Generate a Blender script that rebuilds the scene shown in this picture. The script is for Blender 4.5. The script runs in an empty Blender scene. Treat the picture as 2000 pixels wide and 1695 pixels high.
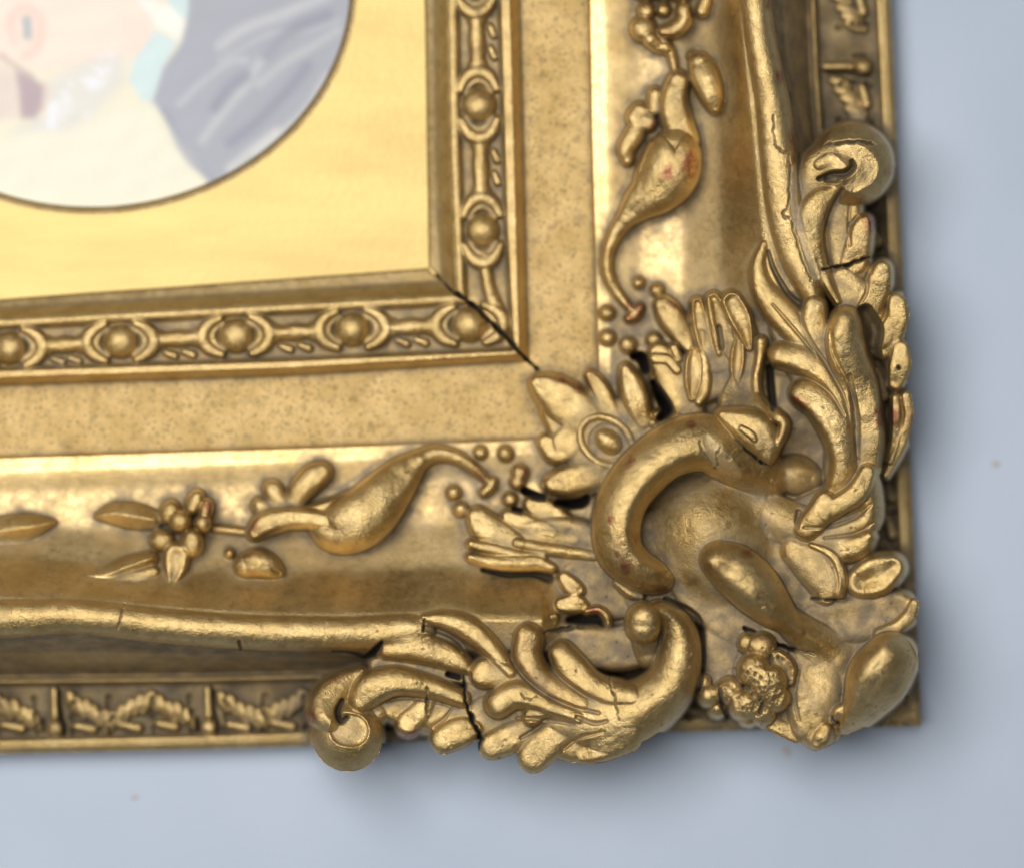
import bpy, math
import numpy as np
from mathutils import Vector

# ------------------------------------------------------------------ scale: 1 unit = 0.1 mm (S metres)
S = 1e-4
D = 6000.0            # camera height above the table, in 0.1 mm
CX, CY = 1000.0, 847.5
rng = np.random.default_rng(7)

# ------------------------------------------------------------------ camera
scene = bpy.context.scene
cam_data = bpy.data.cameras.new("camera")
cam = bpy.data.objects.new("camera", cam_data)
scene.collection.objects.link(cam)
cam.location = (0, 0, D * S)
cam.rotation_euler = (0, 0, 0)
cam_data.sensor_width = 36
cam_data.lens = 36 * D / 2000.0
cam_data.clip_start = 0.01
cam_data.clip_end = 20
cam_data.dof.use_dof = True
cam_data.dof.focus_distance = (D - 350) * S
cam_data.dof.aperture_fstop = 4.7
scene.camera = cam

# ------------------------------------------------------------------ light
world = bpy.data.worlds.new("World")
scene.world = world
world.use_nodes = True
wn = world.node_tree.nodes
wn["Background"].inputs[0].default_value = (0.62, 0.66, 0.72, 1)
wn["Background"].inputs[1].default_value = 0.055


def area(name, loc, target, size, power, col):
    l = bpy.data.lights.new(name, 'AREA')
    l.shape = 'RECTANGLE'
    l.size, l.size_y = size
    l.energy = power
    l.color = col
    o = bpy.data.objects.new(name, l)
    scene.collection.objects.link(o)
    o.location = loc
    o.rotation_euler = (Vector(target) - Vector(loc)).to_track_quat('-Z', 'Y').to_euler()
    return o


area("window_light", (-0.19, 0.13, 0.82), (0, 0, 0), (0.47, 0.45), 11.2, (1.0, 0.97, 0.92))

scene.view_settings.view_transform = 'Standard'
scene.view_settings.look = 'None'
scene.view_settings.exposure = 0.0
scene.view_settings.gamma = 1.0
scene.cycles.use_denoising = True
scene.cycles.max_bounces = 6

# ------------------------------------------------------------------ materials


def new_mat(name):
    m = bpy.data.materials.new(name)
    m.use_nodes = True
    return m, m.node_tree.nodes, m.node_tree.links, m.node_tree.nodes["Principled BSDF"]


def noise(n, l, vec, scale, detail=4, rough=0.55, lo=0.35, hi=0.65):
    t = n.new("ShaderNodeTexNoise")
    t.inputs["Scale"].default_value = scale
    t.inputs["Detail"].default_value = detail
    t.inputs["Roughness"].default_value = rough
    l.new(vec, t.inputs["Vector"])
    r = n.new("ShaderNodeMapRange")
    r.inputs["From Min"].default_value = lo
    r.inputs["From Max"].default_value = hi
    l.new(t.outputs["Fac"], r.inputs["Value"])
    return r.outputs["Result"]


def mix(n, l, fac, a, b):
    m = n.new("ShaderNodeMix")
    m.data_type = 'RGBA'
    for sock, v in ((m.inputs[0], fac), (m.inputs[6], a), (m.inputs[7], b)):
        if hasattr(v, "is_output"):
            l.new(v, sock)
        elif isinstance(v, tuple):
            sock.default_value = v + (1,)
        else:
            sock.default_value = v
    return m.outputs[2]


def math_(n, l, op, a, b=0.0, clamp=False):
    m = n.new("ShaderNodeMath")
    m.operation = op
    m.use_clamp = clamp
    for sock, v in ((m.inputs[0], a), (m.inputs[1], b)):
        if hasattr(v, "is_output"):
            l.new(v, sock)
        else:
            sock.default_value = v
    return m.outputs[0]


def gold_material(name, bright=1.0, sand=False, bump=0.8, rough=0.31):
    m, n, l, p = new_mat(name)
    tc = n.new("ShaderNodeTexCoord").outputs["Object"]
    at = n.new("ShaderNodeAttribute")
    at.attribute_name = "patina"
    sep = n.new("ShaderNodeSeparateColor")
    l.new(at.outputs["Color"], sep.inputs[0])
    dust, chip, bole, grime_shade = sep.outputs[0], sep.outputs[1], sep.outputs[2], at.outputs["Alpha"]
    n1 = noise(n, l, tc, 160, 3)
    n2 = noise(n, l, tc, 900, 5, 0.65)
    n3 = noise(n, l, tc, 3200, 4, 0.7)
    b = bright
    col = mix(n, l, n1, (0.50 * b, 0.355 * b, 0.145 * b), (0.63 * b, 0.465 * b, 0.22 * b))
    col = mix(n, l, math_(n, l, 'MULTIPLY', n3, 0.42), col, (0.34, 0.23, 0.09))
    col = mix(n, l, math_(n, l, 'MULTIPLY', noise(n, l, tc, 420, 5, 0.7, 0.5, 0.68), 0.5), col, (0.27, 0.185, 0.085))
    # rubbed-through red bole
    bo = math_(n, l, 'MULTIPLY', bole, math_(n, l, 'MULTIPLY_ADD', n2, 1.0), True)
    col = mix(n, l, bo, col, (0.27, 0.10, 0.055))
    # grey-beige toning wash and dust
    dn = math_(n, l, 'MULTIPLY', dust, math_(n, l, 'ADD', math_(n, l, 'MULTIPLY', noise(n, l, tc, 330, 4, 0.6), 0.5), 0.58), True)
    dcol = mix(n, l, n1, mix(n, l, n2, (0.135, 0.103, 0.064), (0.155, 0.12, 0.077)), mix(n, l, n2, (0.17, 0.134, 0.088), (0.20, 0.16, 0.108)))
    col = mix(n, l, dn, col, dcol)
    # chipped gesso
    ch = math_(n, l, 'MULTIPLY', chip, 1.0, True)
    col = mix(n, l, ch, col, mix(n, l, n2, (0.50, 0.42, 0.30), (0.30, 0.22, 0.12)))
    # fine dark specks of dirt
    vor = n.new("ShaderNodeTexVoronoi")
    vor.inputs["Scale"].default_value = 820 if not sand else 1150
    vor.inputs["Randomness"].default_value = 1.0
    l.new(tc, vor.inputs["Vector"])
    sp = n.new("ShaderNodeMapRange")
    sp.inputs["From Min"].default_value = 0.10 if not sand else 0.36
    sp.inputs["From Max"].default_value = 0.05 if not sand else 0.08
    l.new(vor.outputs["Distance"], sp.inputs["Value"])
    hue = n.new("ShaderNodeSeparateColor")
    l.new(vor.outputs["Color"], hue.inputs[0])
    gate = math_(n, l, 'GREATER_THAN', hue.outputs[0], 0.72 if not sand else 0.25)
    spk = math_(n, l, 'MULTIPLY', sp.outputs["Result"], gate, True)
    spk = math_(n, l, 'MULTIPLY', spk, 0.7 if not sand else 0.8)
    col = mix(n, l, spk, col, (0.12, 0.075, 0.03))
    col = mix(n, l, grime_shade, col, (0.022, 0.017, 0.013))  # near-black colour: painted shade of cracks and recesses, along with dirt
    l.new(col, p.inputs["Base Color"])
    # metallic falls where dusty / chipped / painted dark
    keep = math_(n, l, 'SUBTRACT', 1.0, math_(n, l, 'MULTIPLY', dn, 0.75), True)
    keep = math_(n, l, 'MULTIPLY', keep, math_(n, l, 'SUBTRACT', 1.0, ch, True))
    keep = math_(n, l, 'MULTIPLY', keep, math_(n, l, 'SUBTRACT', 1.0, grime_shade, True))
    keep = math_(n, l, 'MULTIPLY', keep, 0.72 if sand else 0.93)
    l.new(keep, p.inputs["Metallic"])
    ro = math_(n, l, 'ADD', math_(n, l, 'MULTIPLY', n2, 0.17), rough if not sand else 0.5)
    ro = math_(n, l, 'ADD', ro, math_(n, l, 'MULTIPLY', dn, 0.30), True)
    ro = math_(n, l, 'ADD', ro, math_(n, l, 'MULTIPLY', grime_shade, 0.5), True)
    l.new(ro, p.inputs["Roughness"])
    p.inputs["Specular IOR Level"].default_value = 0.3
    hsum = math_(n, l, 'ADD', math_(n, l, 'MULTIPLY', n2, 0.45), math_(n, l, 'MULTIPLY', n3, 0.55))
    bu = n.new("ShaderNodeBump")
    bu.inputs["Strength"].default_value = bump
    bu.inputs["Distance"].default_value = 1.1e-4 if not sand else 2.2e-4
    l.new(hsum, bu.inputs["Height"])
    l.new(bu.outputs["Normal"], p.inputs["Normal"])
    return m


GOLD = gold_material("aged_gilding")
SMOOTH = gold_material("smooth_moulding_gilding", 1.04, False, 0.3, 0.30)
SAND = gold_material("sanded_gilding", 1.62, True)

m_mount, n, l, p = new_mat("mount_gilding")
tc = n.new("ShaderNodeTexCoord").outputs["Object"]
st = n.new("ShaderNodeMapping")
st.inputs["Scale"].default_value = (1, 5, 1)
l.new(tc, st.inputs[0])
c = mix(n, l, noise(n, l, st.outputs[0], 30, 4), (0.42, 0.315, 0.125), (0.47, 0.365, 0.15))
c = mix(n, l, math_(n, l, 'MULTIPLY', noise(n, l, tc, 500, 3, 0.6, 0.6, 0.75), 0.25), c, (0.5, 0.36, 0.14))
l.new(c, p.inputs["Base Color"])
p.inputs["Metallic"].default_value = 0.75
p.inputs["Roughness"].default_value = 0.6
bu = n.new("ShaderNodeBump")
bu.inputs["Strength"].default_value = 0.3
bu.inputs["Distance"].default_value = 1e-4
l.new(noise(n, l, tc, 700, 4), bu.inputs["Height"])
l.new(bu.outputs[0], p.inputs["Normal"])

m_paint, n, l, p = new_mat("painted_portrait")
at = n.new("ShaderNodeAttribute")
at.attribute_name = "pigment"
l.new(mix(n, l, 1.0, (0, 0, 0), at.outputs["Color"]), p.inputs["Base Color"])
p.inputs["Roughness"].default_value = 0.45

m_table, n, l, p = new_mat("pale_blue_grey_board")
tc = n.new("ShaderNodeTexCoord").outputs["Object"]
c = mix(n, l, noise(n, l, tc, 14, 3), (0.31, 0.365, 0.455), (0.345, 0.40, 0.49))
l.new(c, p.inputs["Base Color"])
p.inputs["Roughness"].default_value = 0.6
bu = n.new("ShaderNodeBump")
bu.inputs["Strength"].default_value = 0.2
bu.inputs["Distance"].default_value = 1e-4
l.new(noise(n, l, tc, 900, 3), bu.inputs["Height"])
l.new(bu.outputs[0], p.inputs["Normal"])

m_stain, n, l, p = new_mat("brown_stain")
p.inputs["Base Color"].default_value = (0.34, 0.33, 0.33, 1)
p.inputs["Roughness"].default_value = 0.8

# ------------------------------------------------------------------ helpers


def W(px, py, z):
    """a point of the picture at height z -> world metres"""
    px, py, z = np.broadcast_arrays(np.asarray(px, float), np.asarray(py, float), np.asarray(z, float))
    k = (D - z) / D * S
    return np.stack([(px - CX) * k, (CY - py) * k, z * S], -1)


def mesh_obj(name, verts, faces, mat, parent=None, normals=None, colors=None, attr="patina", smooth=True):
    me = bpy.data.meshes.new(name)
    verts = np.asarray(verts, np.float32)
    faces = np.asarray(faces, np.int32)
    nf = len(faces)
    me.vertices.add(len(verts))
    me.vertices.foreach_set("co", verts.ravel())
    me.loops.add(nf * 4)
    me.loops.foreach_set("vertex_index", faces.ravel())
    me.polygons.add(nf)
    me.polygons.foreach_set("loop_start", np.arange(0, nf * 4, 4, dtype=np.int32))
    me.polygons.foreach_set("use_smooth", np.full(nf, smooth, dtype=bool))
    me.update(calc_edges=True)
    if colors is not None:
        a = me.color_attributes.new(attr, 'FLOAT_COLOR', 'POINT')
        a.data.foreach_set("color", np.asarray(colors, np.float32).ravel())
    if normals is not None:
        me.normals_split_custom_set_from_vertices(np.asarray(normals, np.float32).tolist())
    me.materials.append(mat)
    o = bpy.data.objects.new(name, me)
    scene.collection.objects.link(o)
    if parent:
        o.parent = parent
    return o


def tag(o, label=None, cat=None, group=None, kind=None):
    for k, v in (("label", label), ("category", cat), ("group", group), ("kind", kind)):
        if v:
            o[k] = v


# ------------------------------------------------------------------ the relief grid
H0 = 1.6
X0, X1, Y0, Y1 = -60.0, 1850.0, -60.0, 1545.0
gx = np.arange(X0, X1, H0)
gy = np.arange(Y0, Y1, H0)
NX, NY = len(gx), len(gy)
PX, PY = np.meshgrid(gx, gy)


def fft_blur(a, sig):
    """Gaussian blur, sigma in picture units"""
    s = sig / H0
    pad = int(4 * s) + 4
    b = np.pad(a, pad, mode='edge')
    fy = np.fft.fftfreq(b.shape[0])[:, None]
    fx = np.fft.rfftfreq(b.shape[1])[None, :]
    g = np.exp(-2 * (math.pi * s) ** 2 * (fx * fx + fy * fy))
    r = np.fft.irfft2(np.fft.rfft2(b) * g, b.shape)
    return r[pad:-pad, pad:-pad]


def rand_field(sig):
    r = fft_blur(rng.standard_normal((NY, NX)), sig)
    return r / r.std()


# profile nodes: z, line of the upright arm (y: x), line of the lower arm (x: y)
VN = [  # (z, [(y, x)...], [(x, y)...])
    (108, [(0, 819), (525, 828)], [(0, 575), (828, 515)]),
    (124, [(0, 831), (525, 839)], [(0, 587), (839, 526)]),
    (133, [(0, 848), (400, 854), (600, 866)], [(0, 602), (860, 550)]),
    (172, [(0, 870), (200, 874), (450, 882), (600, 890)], [(0, 619), (860, 573)]),
    (180, [(0, 880), (300, 885), (560, 898), (700, 903)], [(0, 629), (860, 583)]),
    (177, [(0, 892), (300, 897), (560, 907), (700, 914)], [(0, 640), (860, 594)]),
    (158, [(0, 898), (300, 903), (560, 913), (700, 920)], [(0, 646), (860, 600)]),
    (156, [(0, 970), (450, 983), (650, 994)], [(0, 717), (560, 699), (950, 681)]),
    (184, [(0, 977), (450, 990), (650, 1001)], [(0, 723), (560, 704), (950, 686)]),
    (186, [(0, 997), (450, 1009), (700, 1016)], [(0, 739), (560, 720), (950, 697)]),
    (145, [(0, 1017), (450, 1028), (700, 1034)], [(0, 755), (560, 736), (950, 712)]),
    (147, [(0, 1143), (300, 1148), (600, 1157), (850, 1165)], [(0, 885), (560, 867), (1060, 849)]),
    (140, [(0, 1146), (300, 1151), (600, 1160), (850, 1168)], [(0, 888), (560, 870), (1060, 852)]),
    (155, [(0, 1150), (300, 1155), (600, 1164), (850, 1172)], [(0, 892), (560, 874), (1060, 856)]),
    (161, [(0, 1180), (600, 1190)], [(0, 922), (1060, 884)]),
    (152, [(0, 1250), (600, 1255)], [(0, 965), (1060, 930)]),
    (164, [(0, 1330), (600, 1335)], [(0, 1030), (500, 1040), (1060, 1010)]),
    (208, [(0, 1402), (200, 1405), (450, 1408), (600, 1420)], [(0, 1085), (200, 1100), (400, 1115), (800, 1112), (1060, 1105)]),
    (298, [(0, 1440), (100, 1450), (300, 1472), (450, 1488), (600, 1500)], [(0, 1165), (200, 1170), (400, 1186), (600, 1196), (800, 1194), (1060, 1200)]),
    (306, [(0, 1455), (100, 1465), (300, 1488), (450, 1505), (600, 1520)], [(0, 1180), (200, 1183), (400, 1200), (600, 1208), (1060, 1212)]),
    (285, [(0, 1497), (100, 1510), (270, 1545), (400, 1565), (600, 1590)], [(0, 1242), (150, 1234), (300, 1248), (460, 1260), (600, 1264), (1060, 1270)]),
    (205, [(0, 1521), (150, 1533), (280, 1570), (400, 1590), (600, 1605)], [(0, 1270), (200, 1265), (400, 1272), (600, 1280), (1060, 1285)]),
    (150, [(0, 1545), (150, 1555), (280, 1585), (400, 1600), (600, 1612)], [(0, 1290), (400, 1292), (700, 1292), (1060, 1292)]),
    (70, [(0, 1580), (150, 1586), (260, 1593), (500, 1610), (1000, 1640), (1300, 1660)], [(0, 1322), (400, 1318), (700, 1310), (1300, 1292)]),
    (104, [(0, 1584), (150, 1590), (260, 1598), (500, 1615), (1000, 1645), (1300, 1665)], [(0, 1327), (400, 1323), (700, 1315), (1300, 1297)]),
    (102, [(0, 1592), (150, 1598), (260, 1606), (500, 1623), (1000, 1653), (1300, 1673)], [(0, 1334), (400, 1330), (700, 1322), (1300, 1304)]),
    (74, [(0, 1597), (150, 1603), (260, 1611), (500, 1628), (1000, 1658), (1300, 1678)], [(0, 1339), (400, 1335), (700, 1327), (1300, 1309)]),
    (74, [(0, 1706), (270, 1720), (500, 1729), (1000, 1749), (1350, 1765)], [(0, 1440), (400, 1431), (700, 1421), (1300, 1400)]),
    (98, [(0, 1713), (270, 1727), (500, 1736), (1000, 1756), (1350, 1772)], [(0, 1446), (400, 1437), (700, 1427), (1300, 1405)]),
    (94, [(0, 1732), (270, 1744), (500, 1754), (1000, 1774), (1350, 1789)], [(0, 1464), (400, 1455), (700, 1445), (1300, 1422)]),
    (84, [(0, 1739), (270, 1751), (500, 1762), (1000, 1782), (1400, 1799)], [(0, 1471), (400, 1462), (700, 1452), (1300, 1429), (1790, 1417)]),
]
NZ = np.array([v[0] for v in VN], float)
BANDS = [(2, "mount_rebate"), (5, "sight_lip"), (7, "bead_channel"), (10, "fillet"), (11, "frieze"), (17, "cove"),
         (18, "cove_wall"), (20, "top_rail"), (23, "scotia"), (25, "inner_fillet"), (27, "carved_strip"), (99, "outer_fillet")]


def lin(pts, q):
    """piecewise line with straight extrapolation at both ends"""
    a = np.array(pts, float)
    r = np.interp(q, a[:, 0], a[:, 1])
    s0 = (a[1, 1] - a[0, 1]) / (a[1, 0] - a[0, 0])
    s1 = (a[-1, 1] - a[-2, 1]) / (a[-1, 0] - a[-2, 0])
    r = np.where(q < a[0, 0], a[0, 1] + s0 * (q - a[0, 0]), r)
    return np.where(q > a[-1, 0], a[-1, 1] + s1 * (q - a[-1, 0]), r)


def profile_u(xs, ys):
    """node coordinate u of the profile, upright arm and lower arm"""
    xv = np.stack([lin(v[1], ys) for v in VN])
    yh = np.stack([lin(v[2], xs) for v in VN])
    xv = np.maximum.accumulate(xv + np.arange(len(VN))[:, None] * 1e-3, 0)
    yh = np.maximum.accumulate(yh + np.arange(len(VN))[:, None] * 1e-3, 0)
    idx = np.arange(len(VN), dtype=float)
    uv = np.stack([np.interp(xs, xv[:, j], idx) for j in range(len(ys))])
    uh = np.stack([np.interp(ys, yh[:, i], idx) for i in range(len(xs))], 1)
    return uv, uh, xv, yh


uv, uh, xv, yh = profile_u(gx, gy)
U = np.maximum(uv, uh)
ARM = (uh > uv).astype(int)           # 0 upright rail, 1 lower rail
H = np.interp(U, np.arange(len(VN)), NZ)
Fmask = np.minimum(xv[-1][:, None] - PX, yh[-1][None, :] - PY)
# the corner casting replaces the raised rail there
cz = np.clip((PX - 1060) / 60, 0, 1) * np.clip((PY - 570) / 60, 0, 1)
zone = (U > 16) & (U < 23.2)
H = np.where(zone, H * (1 - cz) + np.minimum(H, 225) * cz, H)
H1 = fft_blur(H, 9.0)
wz = np.clip(np.minimum(U - 13.6, 18.3 - U) / 0.8, 0, 1)
H = fft_blur(H, 1.8) * (1 - wz) + H1 * wz

# element table
ELEMS = []          # (part, name, label, material)


def elem(part, name, label=None, mat=None):
    ELEMS.append((part, name, label, mat or GOLD))
    return len(ELEMS) - 1


LBL = np.zeros((NY, NX), np.int32)
band_mat = {"frieze": SAND, "cove": SMOOTH, "cove_wall": SMOOTH, "scotia": SMOOTH, "mount_rebate": SMOOTH}
prev = -1
for hi, nm in BANDS:
    for arm, part in ((0, "rail_upright"), (1, "rail_lower")):
        e = elem(part, nm, None, band_mat.get(nm))
        LBL[(U > prev) & (U <= hi) & (ARM == arm)] = e
        if nm in ('carved_strip', 'inner_fillet', 'outer_fillet', 'scotia'):
            e2 = elem(part, nm, None, band_mat.get(nm))
            LBL[(LBL == e) & ((PY > 700) if arm == 0 else (PX > 1000))] = e2
    prev = hi

DUST = np.zeros((NY, NX))
CHIP = np.zeros((NY, NX))
BOLE = np.zeros((NY, NX))
GRIME_SHADE = np.zeros((NY, NX))
# toning on the mouldings
DUST += 0.25
DUST = np.where((U > 5) & (U < 8), 0.3, DUST)
DUST = np.where((U > 7.6) & (U < 9.4), 0.58, DUST)
DUST = np.where((U > 9.2) & (U <= 10), 0.1, DUST)
DUST = np.where((U > 10) & (U <= 11.5), 0.12, DUST)
DUST = np.where((U > 14.6) & (U < 16.6), 0.35, DUST)
DUST = np.where((U > 17) & (U < 19), 0.0, DUST)
DUST = np.where((U > 20) & (U < 21.3), 0.75, DUST)
DUST = np.where((U > 21.5) & (U < 28), 0.6, DUST)
DUST = np.where(cz * ((U > 14) & (U < 23)) > 0.5, 0.8, DUST)


def catmull(P, sub=14):
    P = np.asarray(P, float)
    if len(P) == 1:
        return P
    Q = np.vstack([2 * P[0] - P[1], P, 2 * P[-1] - P[-2]])
    out = []
    for i in range(1, len(Q) - 2):
        p0, p1, p2, p3 = Q[i - 1:i + 3]
        for t in np.arange(sub) / sub:
            out.append(0.5 * ((2 * p1) + (-p0 + p2) * t + (2 * p0 - 5 * p1 + 4 * p2 - p3) * t * t
                              + (-p0 + 3 * p1 - 3 * p2 + p3) * t ** 3))
    out.append(Q[-2])
    return np.array(out)


def field(pts, marg):
    """distance to a stroke with its interpolated columns, inside a window"""
    C = catmull(pts)
    wmax = C[:, 2].max() + marg
    i0 = max(int((C[:, 0].min() - wmax - X0) / H0), 0)
    i1 = min(int((C[:, 0].max() + wmax - X0) / H0) + 2, NX)
    j0 = max(int((C[:, 1].min() - wmax - Y0) / H0), 0)
    j1 = min(int((C[:, 1].max() + wmax - Y0) / H0) + 2, NY)
    if i1 <= i0 or j1 <= j0:
        return None
    sl = (slice(j0, j1), slice(i0, i1))
    x, y = PX[sl], PY[sl]
    best = np.full(x.shape, 1e9)
    q = [np.zeros(x.shape) for _ in range(C.shape[1] - 2)]
    dist = np.zeros(x.shape)
    side = np.zeros(x.shape)
    lat = np.zeros(x.shape)
    if len(C) == 1:
        C = np.vstack([C, C + np.array([1e-3] + [0] * (C.shape[1] - 1))])
    for a, b in zip(C[:-1], C[1:]):
        d = b[:2] - a[:2]
        L2 = max(d @ d, 1e-9)
        t = np.clip(((x - a[0]) * d[0] + (y - a[1]) * d[1]) / L2, 0, 1)
        dx, dy = x - a[0] - t * d[0], y - a[1] - t * d[1]
        dd = np.sqrt(dx * dx + dy * dy)
        w = a[2] + t * (b[2] - a[2])
        key = dd - w                     # furthest inside wins
        m = key < best
        best = np.where(m, key, best)
        dist = np.where(m, dd, dist)
        side = np.where(m, np.sign(d[0] * dy - d[1] * dx), side)
        lat = np.where(m, (d[0] * dy - d[1] * dx) / math.sqrt(L2), lat)
        for k in range(len(q)):
            q[k] = np.where(m, a[2 + k] + t * (b[2 + k] - a[2 + k]), q[k])
    field.lat = lat
    return sl, dist, side, q


def prof(kind, t):
    t = np.clip(t, 0, 1)
    if kind == 'r':
        return np.sqrt(1 - t * t)
    if kind == 'w':
        return np.sqrt(1 - t ** 2.7)
    if kind == 'q':
        return np.sqrt(1 - t ** 2.4)
    if kind == 'b':          # cap of a ball, cut off before the flank turns under
        return (np.sqrt(1 - (0.88 * t) ** 2) - 0.475) / 0.525
    if kind == 'D':
        s = np.clip(t / 0.8, 0, 1)
        return np.sqrt(1 - t ** 8) * (0.35 + 0.65 * s ** 2.4)
    if kind == 'f':
        return np.sqrt(1 - t ** 4)
    if kind == 's':
        return np.sqrt(1 - t ** 8)
    if kind == 'd':          # dished leaf with a raised rim
        s = np.clip(t / 0.72, 0, 1)
        return np.sqrt(1 - t ** 6) * (0.80 + 0.20 * s * s * (3 - 2 * s))
    if kind == 'v':
        return 1 - t ** 1.25
    return 1 - t * t


def smax(a, b, k):
    h = np.maximum(k - np.abs(a - b), 0) / k
    return np.maximum(a, b) + h * h * k * 0.25


RU, RL, CO = "rail_upright", "rail_lower", "corner_ornament"


def stroke(part, name, pts, kind='r', e=None, k=6, slope=7.0, dust=0.15, bole=0.0, tilt=0.0, label=None, over=True, mat=None, chip=0.0, skew=0.0):
    """raise a modelled stroke: pts rows are x, y, half width, crest height"""
    global H, Fmask
    if part == CO and name in ('leaf', 'leaf_tip'):
        pts = [(p[0], p[1], p[2] * 1.1, p[3]) for p in pts]
        if kind == 'r':
            kind = 'q' if name == 'leaf_tip' else 'w'
            skew = skew or (0.32 if name == 'leaf_tip' else 0.15)
    if name == 'shell_rib':
        pts = [(p[0], p[1], p[2] * 1.35, p[3] - 2) for p in pts]
        kind = 'p' if kind == 'r' else kind
    if part != CO and name in ('petal', 'trumpet_flower', 'leaf', 'stem', 'bud', 'berry') and k == 6:
        k = 15
    n_p = len(pts)
    pts = [tuple(p) + (i / max(n_p - 1, 1),) for i, p in enumerate(pts)]
    r = field(pts, 12)
    if r is None:
        return
    sl, dist, side, (w, z, along) = r
    if e is None and kind == 'D':
        e = 14
    if part == CO and k == 6:
        k = 7 + 22 * along ** 1.5 if name in ('leaf', 'leaf_tip') else 12
    if e is None:
        e = np.minimum(w * (0.95 if kind == 'r' else 0.55), 48 if kind == 'r' else 26)
    t = dist / np.maximum(w, 0.5)
    if skew:
        ln = np.clip(field.lat / np.maximum(w, 0.5), -1, 1)
        lo = np.sqrt(np.maximum(t * t - ln * ln, 0))
        le = np.where(ln > skew, (ln - skew) / (1 - skew), (ln - skew) / (1 + skew))
        t = np.where(dist < w, np.minimum(np.hypot(le, lo), 1), t)
    zz = z - e + e * prof(kind, t) + tilt * side * np.clip(t, 0, 1)
    dw = dist - w
    zz = np.where(dist > w, z - e - np.minimum(dw, 3.5) * slope - np.maximum(dw - 3.5, 0) * 40, zz)
    h = H[sl]
    if name:
        own = (zz > h) & (dist < w + 6)
        el = elem(part, name, label, mat)
        L = LBL[sl]
        L[own] = el
        LBL[sl] = L
    cover = np.clip((zz - h) / 5 + 0.5, 0, 1) * (dist < w + 6)
    H[sl] = smax(h, np.where(dist < w + 12, zz, -1e3), k)
    for A, v in ((DUST, dust), (BOLE, bole), (CHIP, chip), (GRIME_SHADE, 0.0)):
        A[sl] = A[sl] * (1 - cover) + v * cover
    if over:
        Fmask[sl] = np.maximum(Fmask[sl], w - dist)


crk = np.random.default_rng(99)


def carve(pts, depth=None, kind='p', grime_shade=0.0, dust=None, floor=None, chip=None):
    """sink a groove: pts rows are x, y, half width, depth"""
    if grime_shade > 0.5 and max(p[2] for p in pts) < 4.2 and len(pts) > 2:
        C = catmull([tuple(p) for p in pts], 5)
        j = crk.normal(0, 1, (len(C), 3))
        C[:, 0] += j[:, 0] * 1.1
        C[:, 1] += j[:, 1] * 1.1
        C[:, 2] *= np.clip(1 + 0.4 * j[:, 2], 0.3, 1.7)
        pts = [tuple(c) for c in C]
    r = field(pts, 4)
    if r is None:
        return
    sl, dist, side, (w, d) = r
    t = dist / np.maximum(w, 0.5)
    f = prof(kind, t) * (dist < w)
    H[sl] = H[sl] - d * f
    c = np.clip(1.25 - t, 0, 1) ** 0.7 * (dist < w * 1.25)
    c = np.clip(c * 1.4, 0, 1)
    if grime_shade:
        GRIME_SHADE[sl] = np.maximum(GRIME_SHADE[sl], grime_shade * c)  # groove blackened: the shade of its depth painted in, with some dirt
    if dust is not None:
        DUST[sl] = DUST[sl] * (1 - c) + dust * c
    if chip is not None:
        CHIP[sl] = np.maximum(CHIP[sl], chip * c)


def ell(part, name, cx, cy, rx, ry, ang, z, kind='r', **kw):
    """an ellipse as a stroke along its long axis"""
    if rx < ry:
        rx, ry, ang = ry, rx, ang + 90
    a = math.radians(ang)
    L = rx - ry * 0.999
    n = 5
    pts = []
    for i in range(n):
        s = -1 + 2 * i / (n - 1)
        pts.append((cx + math.cos(a) * L * s, cy + math.sin(a) * L * s, ry * (1 - 0.18 * s * s), z - abs(s) ** 2 * 0.12 * ry))
    stroke(part, name, pts, kind, **kw)


def blob(part, name, x, y, r, z, **kw):
    stroke(part, name, [(x, y, r, z), (x + 0.5, y, r, z)], 'r', **kw)



# ================================================================== bead and reel at the sight edge


def bead_course(part, beads, ax):
    """ax: unit vector along the course"""
    ax = np.array(ax)
    nx_ = np.array((-ax[1], ax[0])) * (1 if ax[0] > 0.5 else -1)
    for i, (x, y, r) in enumerate(beads):
        c = np.array((x, y), float)
        for sgn in (-1, 1):
            for rad, w, z, nm in ((r + 14, 8, 177, None), (r + 32, 14, 186, "cup")):
                pts = []
                for t in np.linspace(-62, 62, 9):
                    a = math.radians(t)
                    q = c + sgn * ax * rad * math.cos(a) + nx_ * rad * 0.62 * math.sin(a)
                    pts.append((q[0], q[1], w * (1 - 0.45 * abs(t / 62) ** 2), z - 5 * abs(t / 62)))
                stroke(part, nm or "cup", pts, 'r', k=4, dust=0.2 if nm else 0.45, over=False)
        blob(part, "bead", x, y, r + 1.5, 160 + r, e=r * 1.0, k=3, dust=0.03, over=False)
    for (x0, y0, r0), (x1, y1, r1) in zip(beads[:-1], beads[1:]):
        a, b = np.array((x0, y0), float), np.array((x1, y1), float)
        d = (b - a) / np.linalg.norm(b - a)
        a2, b2 = a + d * (r0 + 38), b - d * (r1 + 38)
        pts = [(*(a2 + (b2 - a2) * t), w, 182) for t, w in ((0, 21), (0.2, 14), (0.5, 16.5), (0.8, 14), (1, 21))]
        stroke(part, "reel", pts, 'r', k=5, dust=0.1, over=False)
        for t in (0.2, 0.62):
            q = a2 + (b2 - a2) * t + nx_ * 26
            q2 = q + d * 17 + nx_ * 7
            stroke(part, "leaflet", [(q[0], q[1], 6, 171), (q2[0], q2[1], 8, 173)], 'r', k=4, dust=0.4, over=False)


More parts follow.
